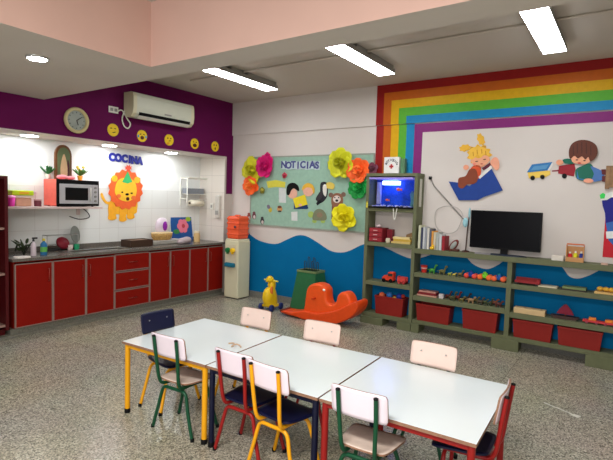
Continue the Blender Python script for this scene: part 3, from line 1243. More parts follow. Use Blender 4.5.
flower(254.5, 170.5, .215, (218, 212, 40), 'lime yellow paper flower at the board\'s upper left corner', 7, seed=1, tilt=18)
flower(267.5, 166.5, .18, (222, 30, 120), 'magenta paper flower at the upper left of the notice board', 7, seed=2, inner=(196, 24, 110))
flower(253, 186, .16, (250, 104, 40), 'orange paper flower on the left edge of the notice board', 7, seed=3, inner=(252, 140, 60))
flower(268.5, 156.2, .062, (224, 34, 120), 'tiny magenta paper flower above the larger magenta one', 5, seed=4)
flower(343, 163.5, .21, (214, 214, 40), 'lime yellow paper flower at the board\'s upper right', 7, seed=5, tilt=22)
flower(360.5, 171, .18, (250, 106, 44), 'orange paper flower at the upper right of the notice board', 7, seed=6, inner=(252, 130, 60))
flower(360, 188, .155, (26, 150, 64), 'green paper flower on the right edge of the notice board', 7, seed=7, inner=(40, 178, 80))
flower(346.5, 217, .2, (238, 228, 30), 'bright yellow paper flower at the board\'s lower right', 6, seed=8, inner=(222, 208, 20))
flower(335, 172.5, .055, (232, 110, 100), 'tiny salmon paper flower below the lime flower at right', 5, seed=9)
flower(285.5, 175.5, .05, (206, 70, 90), 'tiny dark pink paper flower below the board heading', 5, seed=10)
flower(263.5, 190.5, .06, (130, 130, 60), 'tiny olive paper flower beside the left orange flower', 5, seed=11, inner=(170, 160, 60))
flower(373.5, 168.5, .085, (130, 70, 90), 'small dusky purple paper flower at the board\'s right edge', 5, seed=12)

SKIN = C(226, 172, 150)
# strip, paper, cards
t, P = paper_thing('paper_label', 'yellow paper strip under the board heading', 'paper', 276, 184, 1, NB, -1)
P.shape('sheet', [(266.5, 181.5), (276, 180), (285.5, 182), (285, 187.5), (276, 187), (268, 188)], C(212, 204, 70), 0, th=.003)
t, P = paper_thing('paper_sheet', 'white paper sheet pinned left of the reading children', 'paper', 282.5, 195, 1, NB, -1)
P.shape('sheet', [(279, 188), (286, 188.5), (286, 203), (279, 202.5)], C(204, 208, 206), 0, th=.002)
t, P = paper_thing('paper_card', 'small white card pinned below the reading children', 'paper', 294, 216, 1, NB, -1)
P.shape('sheet', [(291.3, 212), (297.5, 211.5), (297.5, 221), (291.5, 220.5)], C(214, 216, 212), 0, th=.002)

# two reading children
t, P = paper_thing('children_cutout', 'paper cutout of two children sharing a yellow book on the board', 'wall decoration', 300, 197, 1, NB, -1)
P.shape('shirt', [(294, 203), (304, 200), (308.5, 208), (307, 209), (294, 209)], C(40, 70, 120), 0)
P.shape('trousers', [(294.5, 205), (307.5, 204.5), (307.8, 209), (294.8, 209)], C(28, 60, 110), 1)
P.oval('face', 292.8, 193.5, 4.8, 5.2, SKIN, 1)
P.shape('black_hair', [(287, 194), (287.3, 187), (290, 183.5), (295, 183), (298.8, 186.5), (299.3, 191), (297, 190), (294, 188.5), (291.5, 190.5), (289.5, 195)], BLACK, 2, sm=3)
P.oval('face', 308.5, 191, 5.2, 5.4, SKIN, 1)
P.shape('blond_hair', [(302.5, 190.5), (303.5, 186), (308, 183), (313, 185), (315, 190), (314, 194), (312, 188.5), (307, 187.5)], C(224, 176, 60), 2, sm=3)
P.shape('book', [(293.5, 198.5), (305.5, 194.5), (308, 204.5), (296, 208)], C(228, 208, 40), 3)
P.oval('hand', 301, 205, 1.6, 1.2, SKIN, 4)

# toucan
t, P = paper_thing('toucan_cutout', 'paper toucan with a big yellow beak on the board', 'wall decoration', 322, 195, 1, NB, -1)
P.shape('body', [(320.5, 184), (323.5, 181.8), (327, 183), (328, 188), (327.5, 195), (325, 200), (321, 203), (318, 202.5), (317, 198), (320, 193)], C(36, 36, 44), 0, sm=4)
P.shape('tail', [(319, 199), (322, 202), (317.5, 205.5), (316.2, 203.5)], C(30, 30, 40), 0)
P.shape('wing', [(318.5, 194), (321.5, 191), (322.5, 197), (318, 201), (316, 199)], C(56, 50, 56), 1, sm=3)
P.shape('chest', [(323.3, 185.5), (326.5, 185), (327, 191), (325.8, 196.5), (323.4, 193)], C(220, 218, 210), 1, sm=3)
P.shape('beak', [(327, 183.2), (331, 182.2), (335, 185), (333.5, 189.5), (330.5, 188.8), (327.3, 188)], C(222, 196, 90), 2, sm=3)
P.oval('eye', 325.2, 185.2, .9, .9, C(240, 240, 236), 2)

# bear
t, P = paper_thing('bear_cutout', 'paper brown bear peeking above the yellow flower', 'wall decoration', 337, 204, 1, NB, -1)
BR = C(140, 94, 72)
P.shape('body', [(332, 205), (343, 205), (343, 219), (331.5, 219.5)], C(130, 76, 50), 0)
P.oval('ear', 331, 195, 2.3, 2.4, C(120, 92, 80), 0)
P.oval('ear', 343.5, 194.5, 2.3, 2.4, C(120, 92, 80), 0)
P.shape('head', [(331.5, 200), (333, 195), (337, 193), (341.5, 194.5), (343.3, 199.5), (342, 206), (337, 208), (332.5, 206)], BR, 1, sm=4)
P.oval('muzzle', 337.2, 199.2, 3.8, 3.7, C(226, 212, 204), 2)
P.oval('nose', 337.3, 200.6, 1.5, 1.2, BLACK, 3)
P.oval('eye', 335.3, 197.6, .6, .7, BLACK, 3)
P.oval('eye', 339.2, 197.6, .6, .7, BLACK, 3)

# turtle
t, P = paper_thing('turtle_cutout', 'paper green turtle low on the notice board', 'wall decoration', 318, 216, 1, NB, -1)
LG = C(164, 190, 96)
P.oval('head', 311, 214.5, 3, 3.2, LG, 0)
for x in (314.5, 323):
    P.oval('foot', x, 221.3, 2.2, 1.8, LG, 0)
P.shape('shell', [(313, 219.5), (314, 212.5), (318, 209), (323, 210), (326.5, 215), (326, 220), (319, 220.5)], C(122, 128, 100), 1, sm=4)
P.oval('shell_patch', 320, 215, 3, 2.6, C(140, 120, 96), 2)

# small insects and birds
t, P = paper_thing('bee_cutout', 'tiny paper bee left of the paper owl', 'wall decoration', 270, 208.5, 1, NB, -1)
P.oval('body', 270.3, 209.8, 1.7, 2.6, C(196, 176, 60), 0)
P.oval('wing', 268.8, 206.8, 1.5, 2.2, C(120, 110, 130), 1, rot=-20)
t, P = paper_thing('owl_cutout', 'tiny paper owl below the white sheet', 'wall decoration', 280, 208.5, 1, NB, -1)
P.oval('body', 279.8, 209, 2.6, 3, C(206, 150, 90), 0)
P.oval('face', 279.8, 207, 2, 1.3, C(120, 70, 50), 1)
P.oval('foot', 279.8, 211.3, 1.8, .9, C(70, 70, 60), 1)
for px, py, c1, lab in ((249, 217.2, (150, 70, 60), 'small brown paper bird left of the board corner'), (254.2, 216, (110, 60, 70), 'small dark paper bird at the board\'s lower left corner'), (262.3, 221.2, (60, 56, 60), 'small black and white paper bird on the board\'s lower edge')):
    t, P = paper_thing('bird_cutout', lab, 'wall decoration', px, py, 1, NB - .008, -1, 'small paper birds at the board corner')
    P.oval('body', px, py, 1.9, 3.2, C(*c1), 0)
    P.oval('belly', px + .4, py + 1, 1.1, 1.8, C(206, 196, 190), 1)
    P.oval('head', px - .1, py - 3.2, 1.3, 1.3, C(*c1), 0)

# ------------------------------------------------------------------ murals above the TV
t, P = paper_thing('girl_mural', 'cutout of a blonde girl reading a big blue book above the television', 'wall decoration', 475, 175, 1, -.003, -1)
HAIR, HD = C(232, 178, 56), C(206, 146, 44)
NVY = C(26, 62, 140)
def curls(name, cx, cy, rx, ry, m, lay, n=7, rot=0):
    Q = []
    for i in range(n * 4):
        a = 2 * pi * i / (n * 4)
        k = 1 + .14 * cos(n * a)
        x, y = rx * k * cos(a), ry * k * sin(a)
        r_ = radians(rot)
        Q.append((cx + x * cos(r_) - y * sin(r_), cy + x * sin(r_) + y * cos(r_)))
    return P.shape(name, Q, m, lay)


curls('pigtail', 465, 148, 5.6, 3.4, HAIR, 0, 7, -12)
curls('pigtail', 481, 139.5, 6.2, 3.4, HAIR, 0, 7, 70)
P.shape('hair_tie', [(469.5, 149.5), (472, 146.5), (474, 148.5), (471.5, 151)], HD, 2)
P.shape('hair_tie', [(482.3, 146.5), (486, 145.5), (486.5, 147.5), (483, 148.7)], HD, 2)
curls('hair', 479.5, 155, 11.5, 9.6, HAIR, 1, 11)
P.shape('face', [(471, 160), (474, 157), (479, 158.5), (484, 155.5), (488.5, 156.5), (490, 160), (487, 164), (481, 167.5), (474.5, 166)], C(236, 168, 132), 2, sm=4)
P.shape('fringe', [(470, 159), (470, 150), (478, 146.5), (487, 149), (490, 156), (485, 154), (481, 158), (478, 154), (474.5, 158.5)], C(238, 190, 70), 3, sm=3)
for k_, (x, y) in enumerate(((473, 152), (477, 150), (481.5, 149.5), (485.5, 151))):
    P.shape('hair_strand', [(x, y), (x + .7, y - .2), (x + 1.2, y + 4), (x + .4, y + 4.4)], HD, 4)
for x, y in ((477, 161.5), (485, 159.5)):
    P.oval('eye', x, y, 1.5, .45, C(60, 34, 26), 4, rot=-10)
P.oval('cheek', 474.8, 164, 1.5, 1, C(240, 136, 120), 4)
P.oval('mouth', 482, 164, 1.3, .5, C(190, 60, 60), 4)
P.shape('jumper', [(472, 167), (480, 165.5), (481, 174), (476, 182), (467, 178)], C(206, 80, 40), 2, sm=3)
P.shape('book_cover', [(449, 181.5), (458, 182.5), (470, 186), (480, 177.5), (491.5, 168), (503.2, 190.5), (484, 197), (478, 200.2), (459, 200.4), (454, 191)], NVY, 3)
P.shape('page_edge', [(479, 177), (491, 165.5), (492.8, 168), (480.2, 179)], C(226, 222, 216), 4)
P.shape('trousers', [(458.5, 183), (459.5, 178), (466, 176), (470, 169.5), (476.5, 170), (478, 180), (474, 184), (468, 184.5), (463, 188.5), (459, 187)], C(132, 62, 36), 4, sm=4)
P.oval('hand', 466.5, 167.5, 2.8, 2.6, C(232, 158, 124), 4)
P.shape('hand', [(490.5, 163), (493, 158.5), (497, 157.5), (499.5, 162), (499.5, 168), (497, 170.5), (494, 168)], C(236, 164, 134), 4, sm=3)
P.shape('sleeve', [(482, 168.5), (491, 162), (492, 165.5), (484, 170.5)], C(96, 34, 50), 3)

t, P = paper_thing('boy_mural', 'cutout of a brown haired boy lying on his tummy at the upper right', 'wall decoration', 582, 170, 1, -.013, -1)
BRN = C(98, 50, 34)
P.shape('shirt', [(575.5, 170), (582, 166), (590, 163.5), (594, 168.5), (596, 178), (588, 181), (577, 179)], C(22, 104, 84), 0, sm=3)
P.shape('trousers', [(590.5, 166.5), (596, 168), (603, 172), (603.5, 179), (597, 181.5), (591, 181), (594, 174)], C(74, 116, 178), 1, sm=3)
P.shape('shirt_hem', [(577, 170), (579, 178.5), (592, 180.5), (592, 182), (577, 178.8)], C(58, 120, 176), 1)
P.shape('shoe', [(601.3, 169.5), (605.8, 169.3), (606.5, 175), (602, 174.5)], C(96, 32, 34), 2)
P.shape('shoe', [(602, 176), (606.3, 176), (606.5, 182.3), (602, 181.5)], C(96, 32, 34), 2)
P.shape('sleeve', [(562.5, 160), (568, 158.5), (573.5, 160.5), (573, 164), (565, 163.5)], C(22, 104, 84), 0, sm=2)
P.oval('hand', 559.8, 162.5, 3.6, 2.8, C(232, 160, 124), 2)
P.oval('hand', 588.5, 180.8, 5, 2.3, C(236, 164, 134), 2)
P.shape('face', [(571.5, 158), (575, 155.5), (583, 156), (589, 157), (590.5, 161), (585, 164.3), (577, 163.8), (572.5, 162)], C(236, 168, 134), 2, sm=4)
P.shape('hair', [(570, 159), (569, 150.5), (572.5, 143.5), (580, 140.2), (589, 140.8), (596, 145), (597.8, 152), (595.5, 158), (590.5, 161.5), (588.5, 157), (585.5, 159.5), (582, 156.5), (578, 158.5), (574.5, 156)], BRN, 3, sm=4)
for x, y, l_ in ((573, 146, 9), (577, 143.5, 10), (581.5, 142.5, 11), (586, 143, 11), (590.5, 145.5, 10)):
    P.shape('hair_strand', [(x, y), (x + .8, y - .3), (x + .9, y + l_), (x + .1, y + l_)], C(72, 34, 24), 4)
P.oval('eye', 577, 160, 1.2, .5, BLACK, 3)
P.oval('eye', 584.5, 160.7, 1.2, .5, BLACK, 3)
P.oval('mouth', 579.5, 163.2, 1.8, .7, C(190, 50, 50), 3)

t, P = paper_thing('toy_wagon_mural', 'cutout of a dark red toy wagon under the boy\'s chin', 'wall decoration', 567, 171, 1, -.003, -1)
P.shape('wagon', [(559, 166), (574.5, 163.5), (575.5, 169), (574, 176.5), (558, 173.5)], C(150, 26, 40), 0)
P.shape('page_edge', [(576, 168), (577.5, 168), (575.8, 177), (574, 176.8)], C(222, 216, 210), 0)
P.oval('wheel', 564.5, 176, 2.5, 2.5, BLACK, 1)
P.shape('coupling', [(552, 170.4), (559, 169.8), (559, 171.2), (552, 171.8)], C(130, 50, 60), 0)
t, P = paper_thing('toy_train_mural', 'cutout of a blue and yellow toy truck left of the boy mural', 'wall decoration', 540, 172, 1, -.003, -1)
P.shape('chassis', [(527.5, 172), (550, 169), (550.5, 174.5), (546, 177), (529, 178.5)], C(232, 196, 84), 0)
P.shape('body', [(527, 172.5), (532, 164.5), (552.5, 162), (547.5, 170.5)], C(46, 116, 176), 1)
P.shape('panel', [(531, 170.5), (534, 166.5), (549, 164.5), (546, 169)], C(86, 146, 190), 2)
P.shape('cab_edge', [(547.5, 170.5), (552.5, 162.2), (553, 165), (549.5, 171)], C(226, 226, 220), 2)
for x, y in ((532.8, 178), (542.5, 177)):
    P.oval('wheel', x, y, 2.3, 2.3, BLACK, 2)

# poster at the right edge
c = on(606, 255, 1, -.003)
t = thing('wall_poster', 'red and blue poster hanging at the right edge of the photo', 'poster', c)
P = Paper(1, -.003, -1, t)
xl = on(601.5, 225, 1, -.003).x


def rect(name, a, b_, z0, z1, m, k):
    bb = MB(c)
    bb.box(a, b_, -.003 - .003 * (k + 1), -.003 - .003 * k, z0, z1)
    bb.build(name, m, t)


xr = on(629.5, 240, 1, -.003).x
rect('red_ground', xl + .03, xr, 1.15, 1.75, C(196, 22, 40), 0)
P.shape('navy_block', [(601.8, 199), (606, 198), (630, 193), (630, 224), (605.6, 224), (605, 213), (602.6, 206)], C(22, 24, 130), 1, th=.003)
P.shape('white_header', [(600.2, 195.5), (611, 192), (630, 188), (630, 196), (611, 197.5), (607, 200), (601, 200.5)], C(226, 228, 222), 2, th=.003)
P.shape('green_sticker', [(599.8, 195), (603, 192.8), (605.5, 194.5), (604.5, 198.5), (600.5, 198.8)], C(60, 210, 90), 3, th=.003)
P.shape('blue_swoosh', [(605.8, 223), (613, 221.5), (630, 222), (630, 246), (614, 246), (608.5, 240)], C(52, 102, 180), 2, th=.003)
P.shape('white_stripe', [(606, 231.5), (630, 230), (630, 238), (606.5, 238.5)], C(230, 232, 230), 3, th=.003)
b = MB()
w0 = on(606.5, 180, 1, -.003).x
b.box(w0, w0 + .2, -.03, -.0005, 1.9, 2.13, bev=.004)
b.box(w0 - .01, w0 + .03, -.036, -.0005, 1.885, 2.13, bev=.003)
tag(b.build('wooden_plaque', mat('tan wood', (150, 116, 84), .6, var=.2, scale=20)), 'tan wooden panel on the wall above the poster', 'panel')

# ------------------------------------------------------------------ shelving
D = -.24


def shelf_unit(name, lab, x0, x1, ztop, boards, feet, left=True, right=True, st=.05):
    t = thing(name, lab, 'shelf unit', ((x0 + x1) / 2, -.125, 0))
    O = ((x0 + x1) / 2, -.125, 0)
    if left:
        b = MB(O)
        b.box(x0, x0 + st, D, -.016, .0905, ztop - .0005, bev=.002)
        b.build('side_panel', OLIVE, t)
    if right:
        b = MB(O)
        b.box(x1 - st, x1, D, -.016, .09, ztop - .0005, bev=.002)
        b.build('side_panel', OLIVE, t)
    xa, xb = x0 + (st if left else 0), x1 - (st if right else 0)
    for z, h in boards:
        b = MB(O)
        if z >= ztop - .001:
            b.box(x0 - .004, x1 + .004, D - .008, -.016, z - h, z, bev=.002)
        else:
            b.box(xa, xb, D + .002, -.016, z - h, z, bev=.002)
        b.build('shelf', OLIVE, t)
    for fa, fb_, h in feet:
        b = MB(O)
        b.box(fa, fb_, D - .03, D + .0, 0, h, bev=.003)
        b.box(fa + .01, fb_ - .01, D + .0005, -.03, 0, min(h, .09) - .001)
        b.build('foot', OLIVE, t)
    return t


shelf_unit('bookcase', 'tall olive bookcase with the aquarium inside its top', 2.72, 3.45, 2.05, [(2.05, .04), (1.585, .045), (1.125, .055), (.59, .055), (.15, .055)], [(2.72, 3.05, .095), (3.26, 3.45, .095)], st=.045)
t = shelf_unit('low_bookcase', 'long low olive bookcase under the television running to the right edge', 3.456, 5.8, 1.085, [(1.085, .06)], [(3.456, 3.56, .11), (4.45, 4.75, .125), (5.41, 5.8, .125)], left=False, st=.045)
O = t.location
b = MB(O)
b.box(4.578, 4.63, D, -.016, .09, 1.0245, bev=.002)
b.build('divider', OLIVE, t)
for xa, xb, bs in ((3.456, 4.5775, ((.775, .055), (.475, .06), (.16, .05))), (4.6305, 5.754, ((.775, .055), (.445, .06), (.165, .05)))):
    for z, h in bs:
        b = MB(O)
        b.box(xa, xb, D + .002, -.016, z - h, z, bev=.002)
        b.build('shelf', OLIVE, t)
b = MB()
b.box(3.4505, 3.458, -.17, -.1, 1.62, 1.98, bev=.003)
tag(b.build('wall_strip', C(206, 206, 192)), 'white strip sticker on the bookcase side beside the aquarium', 'sticker')


def xs(px, py, y=-.14):
    return on(px, py, 1, y).x


# bins
for a, c_, z0, z1, lab in ((2.91, 3.32, .152, .4, 'dark red bin of balls at the bottom of the tall bookcase'), (3.5, 3.94, .162, .378, 'dark red bin beneath the stacked puzzle trays'), (4.09, 4.5, .162, .4, 'dark red bin beneath the row of toy animals'), (4.67, 5.08, .167, .372, 'dark red bin beneath the beige box'), (5.13, 5.55, .167, .37, 'dark red bin furthest right in the bottom row')):
    t = thing('storage_bin', lab, 'bin', ((a + c_) / 2, -.14, z0), 0, 'dark red bins on the bottom shelves')
    h, w = z1 - z0, (c_ - a) / 2
    b = MB()
    q = .92
    V = []
    for (sx, zz) in ((q, 0), (1, h)):
        for ix, iy in ((-1, -1), (1, -1), (1, 1), (-1, 1)):
            V.append((ix * w * sx, iy * .09 * sx, zz))
    th = .008
    for (sx, zz) in ((1, h), (q, .008)):
        for ix, iy in ((-1, -1), (1, -1), (1, 1), (-1, 1)):
            V.append((ix * (w * sx - th), iy * (.09 * sx - th), zz))
    Fc = [[3, 2, 1, 0], [12, 13, 14, 15]]
    for i in range(4):
        j = (i + 1) % 4
        Fc += [[i, j, 4 + j, 4 + i], [4 + i, 4 + j, 8 + j, 8 + i], [8 + i, 8 + j, 12 + j, 12 + i]]
    b._add(V, Fc)
    b.build('body', BINRED, t)
    b = MB()
    for s in (-1, 1):
        b.box(-w * 1.0, w * 1.0, s * .092 - .004, s * .092 + .004, h - .022, h, bev=.002)
    b.box(-w - .004, -w + .004, -.092, .092, h - .022, h)
    b.box(w - .004, w + .004, -.092, .092, h - .022, h)
    b.build('rim', BINRED, t)
for px, py, r, col, lab in ((382, 295, .042, (232, 110, 70), 'orange ball in the bin of the tall bookcase'), (389.5, 295, .045, (50, 110, 180), 'light blue ball in the bin of the tall bookcase'), (399.5, 296.5, .045, (24, 50, 140), 'dark blue ball in the bin of the tall bookcase'), (394.5, 299, .036, (224, 176, 80), 'yellow ball in the bin of the tall bookcase'), (406, 297, .03, (170, 50, 40), 'small red ball in the bin of the tall bookcase')):
    p = on(px, py, 1, -.14)
    b = MB((min(p.x, 3.28), -.14, max(p.z, .36)))
    b.ell(b.o.copy(), (r, r, r))
    tag(b.build('ball', C(*col)), lab, 'ball', 'balls in the bin of the tall bookcase')

# aquarium
xa, xb, za, zb = 2.772, 3.398, 1.5865, 2.0
t = thing('aquarium', 'lit aquarium with blue violet glow in the top of the bookcase', 'aquarium', ((xa + xb) / 2, -.14, za))
O = ((xa + xb) / 2, -.14, za)
GL = mat('aquarium glass', (30, 50, 90), .02, var=0, alpha=.06)
b = MB(O)
b.box(xa, xb, -.262, -.02, za, za + .02)
b.build('base', BLACK, t)
b = MB(O)
b.box(xa + .006, xb - .006, -.034, -.026, za + .02, zb - .03)
b.build('backdrop', mat('aquarium backdrop', (14, 66, 170), .6, var=.4, scale=14), t, 'blue printed backdrop')
b = MB(O)
b.box(xa, xb, -.262, -.257, za + .02, zb - .03)
b.box(xa, xa + .004, -.257, -.026, za + .02, zb - .03)
b.box(xb - .004, xb, -.257, -.026, za + .02, zb - .03)
b.build('glass', GL, t, 'clear glass')
b = MB(O)
for i in range(60):
    b.ell((random.uniform(xa + .03, xb - .03), random.uniform(-.24, -.05), za + .022 + random.uniform(0, .012)), (.016, .016, .012), None, 6, 4)
o = b.build('gravel', C(150, 150, 190), t)
o['kind'] = 'stuff'
b = MB(O)
b.box(xa, xb, -.262, -.235, zb - .03, zb - .005)
b.box(xa, xb, -.05, -.022, zb - .03, zb - .005)
b.box(xa, xb, -.234, -.051, zb - .012, zb - .005)
b.build('hood', mat('violet grey hood', (150, 136, 210), .4), t)
b = MB(O)
b.box(xa + .17, xb - .24, -.2, -.1, zb - .1, zb - .05)
b.build('lamp_strip', mat('aquarium lamp', (130, 160, 255), .5, var=0, emis=11), t, 'glowing blue white lamp')
b = MB(O)
b.box(xa + .03, xa + .09, -.09, -.04, za + .05, zb - .06, bev=.008)
b.build('filter', C(160, 160, 200), t)
for px, py, s in ((398.5, 189.5, 1), (387, 200, .7)):
    p = on(px, py, 1, -.17)
    b = MB(O)
    b.ell(p, (.03 * s, .01 * s, .022 * s))
    b.prism([p + Vector((.022 * s, 0, 0)), p + Vector((.05 * s, 0, .022 * s)), p + Vector((.05 * s, 0, -.022 * s))], (0, .004, 0))
    b.build('fish', C(236, 100, 50), t, 'orange fish')
b = MB(O)
for k in range(7):
    xx = xb - .1 + .012 * k
    b.tube(smooth_path([(xx, -.08, za + .03), (xx + .012, -.09, za + .12), (xx - .008, -.08, za + .2 + .02 * (k % 3))]), .006, 6)
b.build('water_plant', C(90, 140, 150), t)
b = MB()
x_ = xs(395, 214, -.255)
b.tube(smooth_path([(x_ - .02, -.268, 1.59), (x_ - .016, -.266, 1.5), (x_, -.262, 1.44), (x_ + .016, -.266, 1.5), (x_ + .03, -.268, 1.59)]), .006)
tag(b.build('cable_loop', WPLAST), 'white cable loop hanging below the aquarium', 'cord')
bt = thing('bottle', 'tiny yellow bottle at the left foot of the aquarium', 'bottle', (2.745, -.256, 1.586))
b = MB()
b.lathe((0, .005, 0), [(.012, 0), (.012, .06), (.006, .07)], 12)
b.build('body', C(206, 190, 50), bt)
b = MB()
b.lathe((0, .005, .0705), [(.008, 0), (.008, .015)], 12)
b.build('cap', C(180, 150, 40), bt)

# first aid card on top
cx0, cx1 = xs(384, 165, -.15), xs(399, 165, -.15)
t = thing('first_aid_card', 'white first aid card with a red cross on top of the tall bookcase', 'sign', ((cx0 + cx1) / 2, -.15, 2.0505))
hw_ = (cx1 - cx0) / 2
b = MB()
b.box(-hw_, hw_, 0, .05, 0, .22, bev=.002)
b.build('card', C(228, 226, 222), t)
b = MB()
b.box(-.012, .012, -.003, -.0002, .065, .125)
b.box(-.03, .03, -.003, -.0002, .083, .107)
b.build('red_cross', C(200, 40, 40), t)
for i, ch in enumerate('BOTIQUIN'):
    a = radians(155 - i * 130 / 7)
    M = Matrix.Translation((.085 * cos(a), -.002, .095 + .085 * sin(a))) @ ROT_BACK @ Matrix.Rotation(a - pi / 2, 4, 'Z')
    text_obj('letter', ch, .042, BLACK, M, t, .001, .001)
b = MB()
b.box(xs(400, 165, -.15) - .002, xs(404, 165, -.15), -.13, -.06, 2.0505, 2.25, bev=.003)
tag(b.build('small_box', C(90, 130, 96)), 'grey green box beside the first aid card', 'box')

# shelf 1.125 of the tall bookcase
t = thing('drawer_box', 'small dark red box of drawers on the tall bookcase', 'box', (2.88, -.14, 1.1255))
b = MB()
b.box(-.1, .1, -.085, .11, 0, .19, bev=.004)
b.build('carcass', C(120, 24, 34), t)
for z in (.01, .07, .13):
    b = MB()
    b.box(-.092, .092, -.094, -.0855, z, z + .052, bev=.003)
    d = b.build('drawer', C(150, 40, 48), t)
    b = MB()
    b.box(-.03, .03, -.102, -.0945, z + .02, z + .032, bev=.002)
    b.build('handle', C(206, 160, 160), d)
b = MB()
b.ell((2.87, -.13, 1.34), (.04, .03, .022))
tag(b.build('paper_tissue', C(226, 206, 206)), 'crumpled white tissue on the red drawer box', 'tissue')
b = MB()
b.box(2.99, 3.07, -.11, -.03, 1.1255, 1.3, bev=.004)
tag(b.build('storage_box', C(120, 30, 40)), 'plain dark red box right of the drawer box', 'box')
for i, (w, h, c_, lab) in enumerate((((3.1, 3.37), .028, (206, 178, 110), 'cream game box at the bottom of the pile below the aquarium'), ((3.13, 3.38), .03, (196, 160, 60), 'yellow game box in the middle of the pile below the aquarium'), ((3.12, 3.36), .025, (222, 200, 140), 'pale game box on top of the pile below the aquarium'))):
    z = 1.1255 + sum((.029, .031, .026)[:i])
    b = MB()
    b.box(w[0], w[1], -.2, -.06, z, z + h, bev=.002)
    tag(b.build('game_box', C(*c_)), lab, 'game box', 'game boxes below the aquarium')
b = MB()
b.lathe((3.05, -.19, 1.1255), [(.025, 0), (.035, .03), (.025, .06)], 14)
tag(b.build('paint_pot', C(206, 196, 170)), 'cream pot in front of the dark red boxes', 'pot')
b = MB()
b.prism([(3.25, -.025, 1.24), (3.39, -.025, 1.3), (3.39, -.025, 1.24)], (0, -.03, 0))
b.box(3.25, 3.39, -.056, -.02, 1.1255, 1.2395)
tag(b.build('wooden_block', C(140, 110, 74)), 'brown wedge shaped block behind the game boxes', 'block')

# truck on shelf .59
t = thing('toy_truck', 'red toy truck on the middle shelf of the tall bookcase', 'toy truck', (xs(390.5, 280), -.15, .5905))
b = MB()
b.box(-.1, .06, -.05, .05, .025, .06, bev=.006)
b.box(-.02, .06, -.05, .05, .06, .14, bev=.012)
b.prism([(-.1, -.045, .06), (-.02, -.045, .06), (-.02, -.045, .1), (-.07, -.045, .09)], (0, .09, 0))
b.build('body', C(214, 62, 34), t)
b = MB()
b.box(-.012, .052, -.0515, .0515, .085, .125)
b.build('window', DARK, t)
for xx in (-.07, .03):
    for yy in (-.052, .052):
        b = MB()
        b.lathe((xx, yy - .008, .026), [(.026, 0), (.026, .016)], 14, Matrix.Rotation(-pi / 2, 4, 'X'))
        b.build('wheel', BLACK, t)
t = thing('toy_trailer', 'red toy trailer beside the toy truck', 'toy', (xs(403, 281), -.15, .5905))
b = MB()
b.box(-.06, .055, -.045, .045, .024, .04, bev=.003)
b.box(-.06, .055, -.045, -.037, .04, .09)
b.box(-.06, .055, .037, .045, .04, .09)
b.box(-.06, -.052, -.037, .037, .04, .1)
b.build('body', C(206, 66, 60), t)
for xx in (-.03, .03):
    b = MB()
    b.lathe((xx, -.05, .022), [(.022, 0), (.022, .1)], 12, Matrix.Rotation(-pi / 2, 4, 'X'))
    b.build('wheel', C(150, 40, 40), t)

# ------------------------------------------------------------------ top of the low bookcase
TS = 1.0855
cols = [((206, 206, 176), .30, .03), ((60, 66, 90), .27, .022), ((196, 198, 200), .28, .024), ((150, 154, 160), .26, .02), ((210, 206, 196), .27, .026), ((90, 96, 110), .26, .02), ((214, 150, 70), .235, .024), ((206, 196, 170), .22, .026), ((170, 174, 168), .22, .034), ((196, 200, 200), .2, .03), ((150, 36, 46), .18, .036)]
nm = ['tall cream book first from the left in the row by the television', 'narrow slate book second from the left in the shelf top row', 'pale grey book third from the left in the shelf top row', 'mid grey book fourth from the left in the shelf top row', 'off white book fifth from the left in the shelf top row', 'dark grey book sixth from the left in the shelf top row', 'orange book in the shelf top row', 'cream book just right of the orange book', 'wide grey green book right of the cream book', 'pale book just left of the red book', 'short dark red book at the right end of the row']
x = 3.475
for (c_, h, w), lab in zip(cols, nm):
    t = thing('book', lab, 'book', (x + w / 2, -.12, TS), 0, 'books standing on the low bookcase')
    b = MB()
    b.box(-w / 2, -w / 2 + .003, -.08, .085, 0, h)
    b.box(w / 2 - .003, w / 2, -.08, .085, 0, h)
    b.box(-w / 2 + .003, w / 2 - .003, -.08, -.077, 0, h)
    b.build('cover', C(*c_), t)
    b = MB()
    b.box(-w / 2 + .0032, w / 2 - .0032, -.0765, .08, .003, h - .004)
    b.build('pages', C(226, 220, 204), t)
    x += w + .0055
t = thing('toy_duck', 'small yellow toy in front of the row of books', 'toy', (xs(432, 249, -.215), -.219, TS))
b = MB()
b.ell((0, 0, .022), (.03, .018, .022))
b.build('body', C(226, 180, 40), t)
b = MB()
b.ell((.012, 0, .052), (.015, .013, .015))
b.build('head', C(236, 190, 40), t)
b = MB()
b.prism([(.026, -.004, .052), (.036, -.004, .05), (.026, -.004, .047)], (0, .008, 0))
b.build('beak', C(220, 110, 30), t)

# telly
tx, tz0, tz1 = 4.51, 1.155, 1.605
t = thing('television', 'black flat television standing on the low bookcase', 'television', (tx, -.15, TS))
O = (tx, -.15, TS)
b = MB(O)
b.box(4.115, 4.9, -.165, -.13, tz0, tz1, bev=.005)
b.box(4.25, 4.76, -.13, -.09, tz0 + .06, tz1 - .1, bev=.01)
b.build('casing', BLACK, t)
b = MB(O)
b.box(4.128, 4.887, -.167, -.1652, tz0 + .02, tz1 - .012)
b.build('screen', mat('black screen', (7, 6, 9), .3, var=0, spec=.1), t, 'glossy dark screen')
b = MB(O)
b.box(4.47, 4.55, -.15, -.12, TS + .012, tz0 + .06, bev=.004)
b.build('stand_neck', BLACK, t)
b = MB(O)
b.lathe((4.51, -.135, TS), [(.11, 0), (.11, .008), (.04, .014)], 28, Matrix.Diagonal((2.3, .9, 1, 1)))
b.build('stand_base', mat('dark blue plastic', (36, 44, 58), .3), t)
b = MB()
b.box(4.2, 4.38, -.235, -.2, TS, TS + .016, bev=.003)
tag(b.build('remote_control', C(140, 136, 140)), 'grey remote control in front of the television', 'remote')

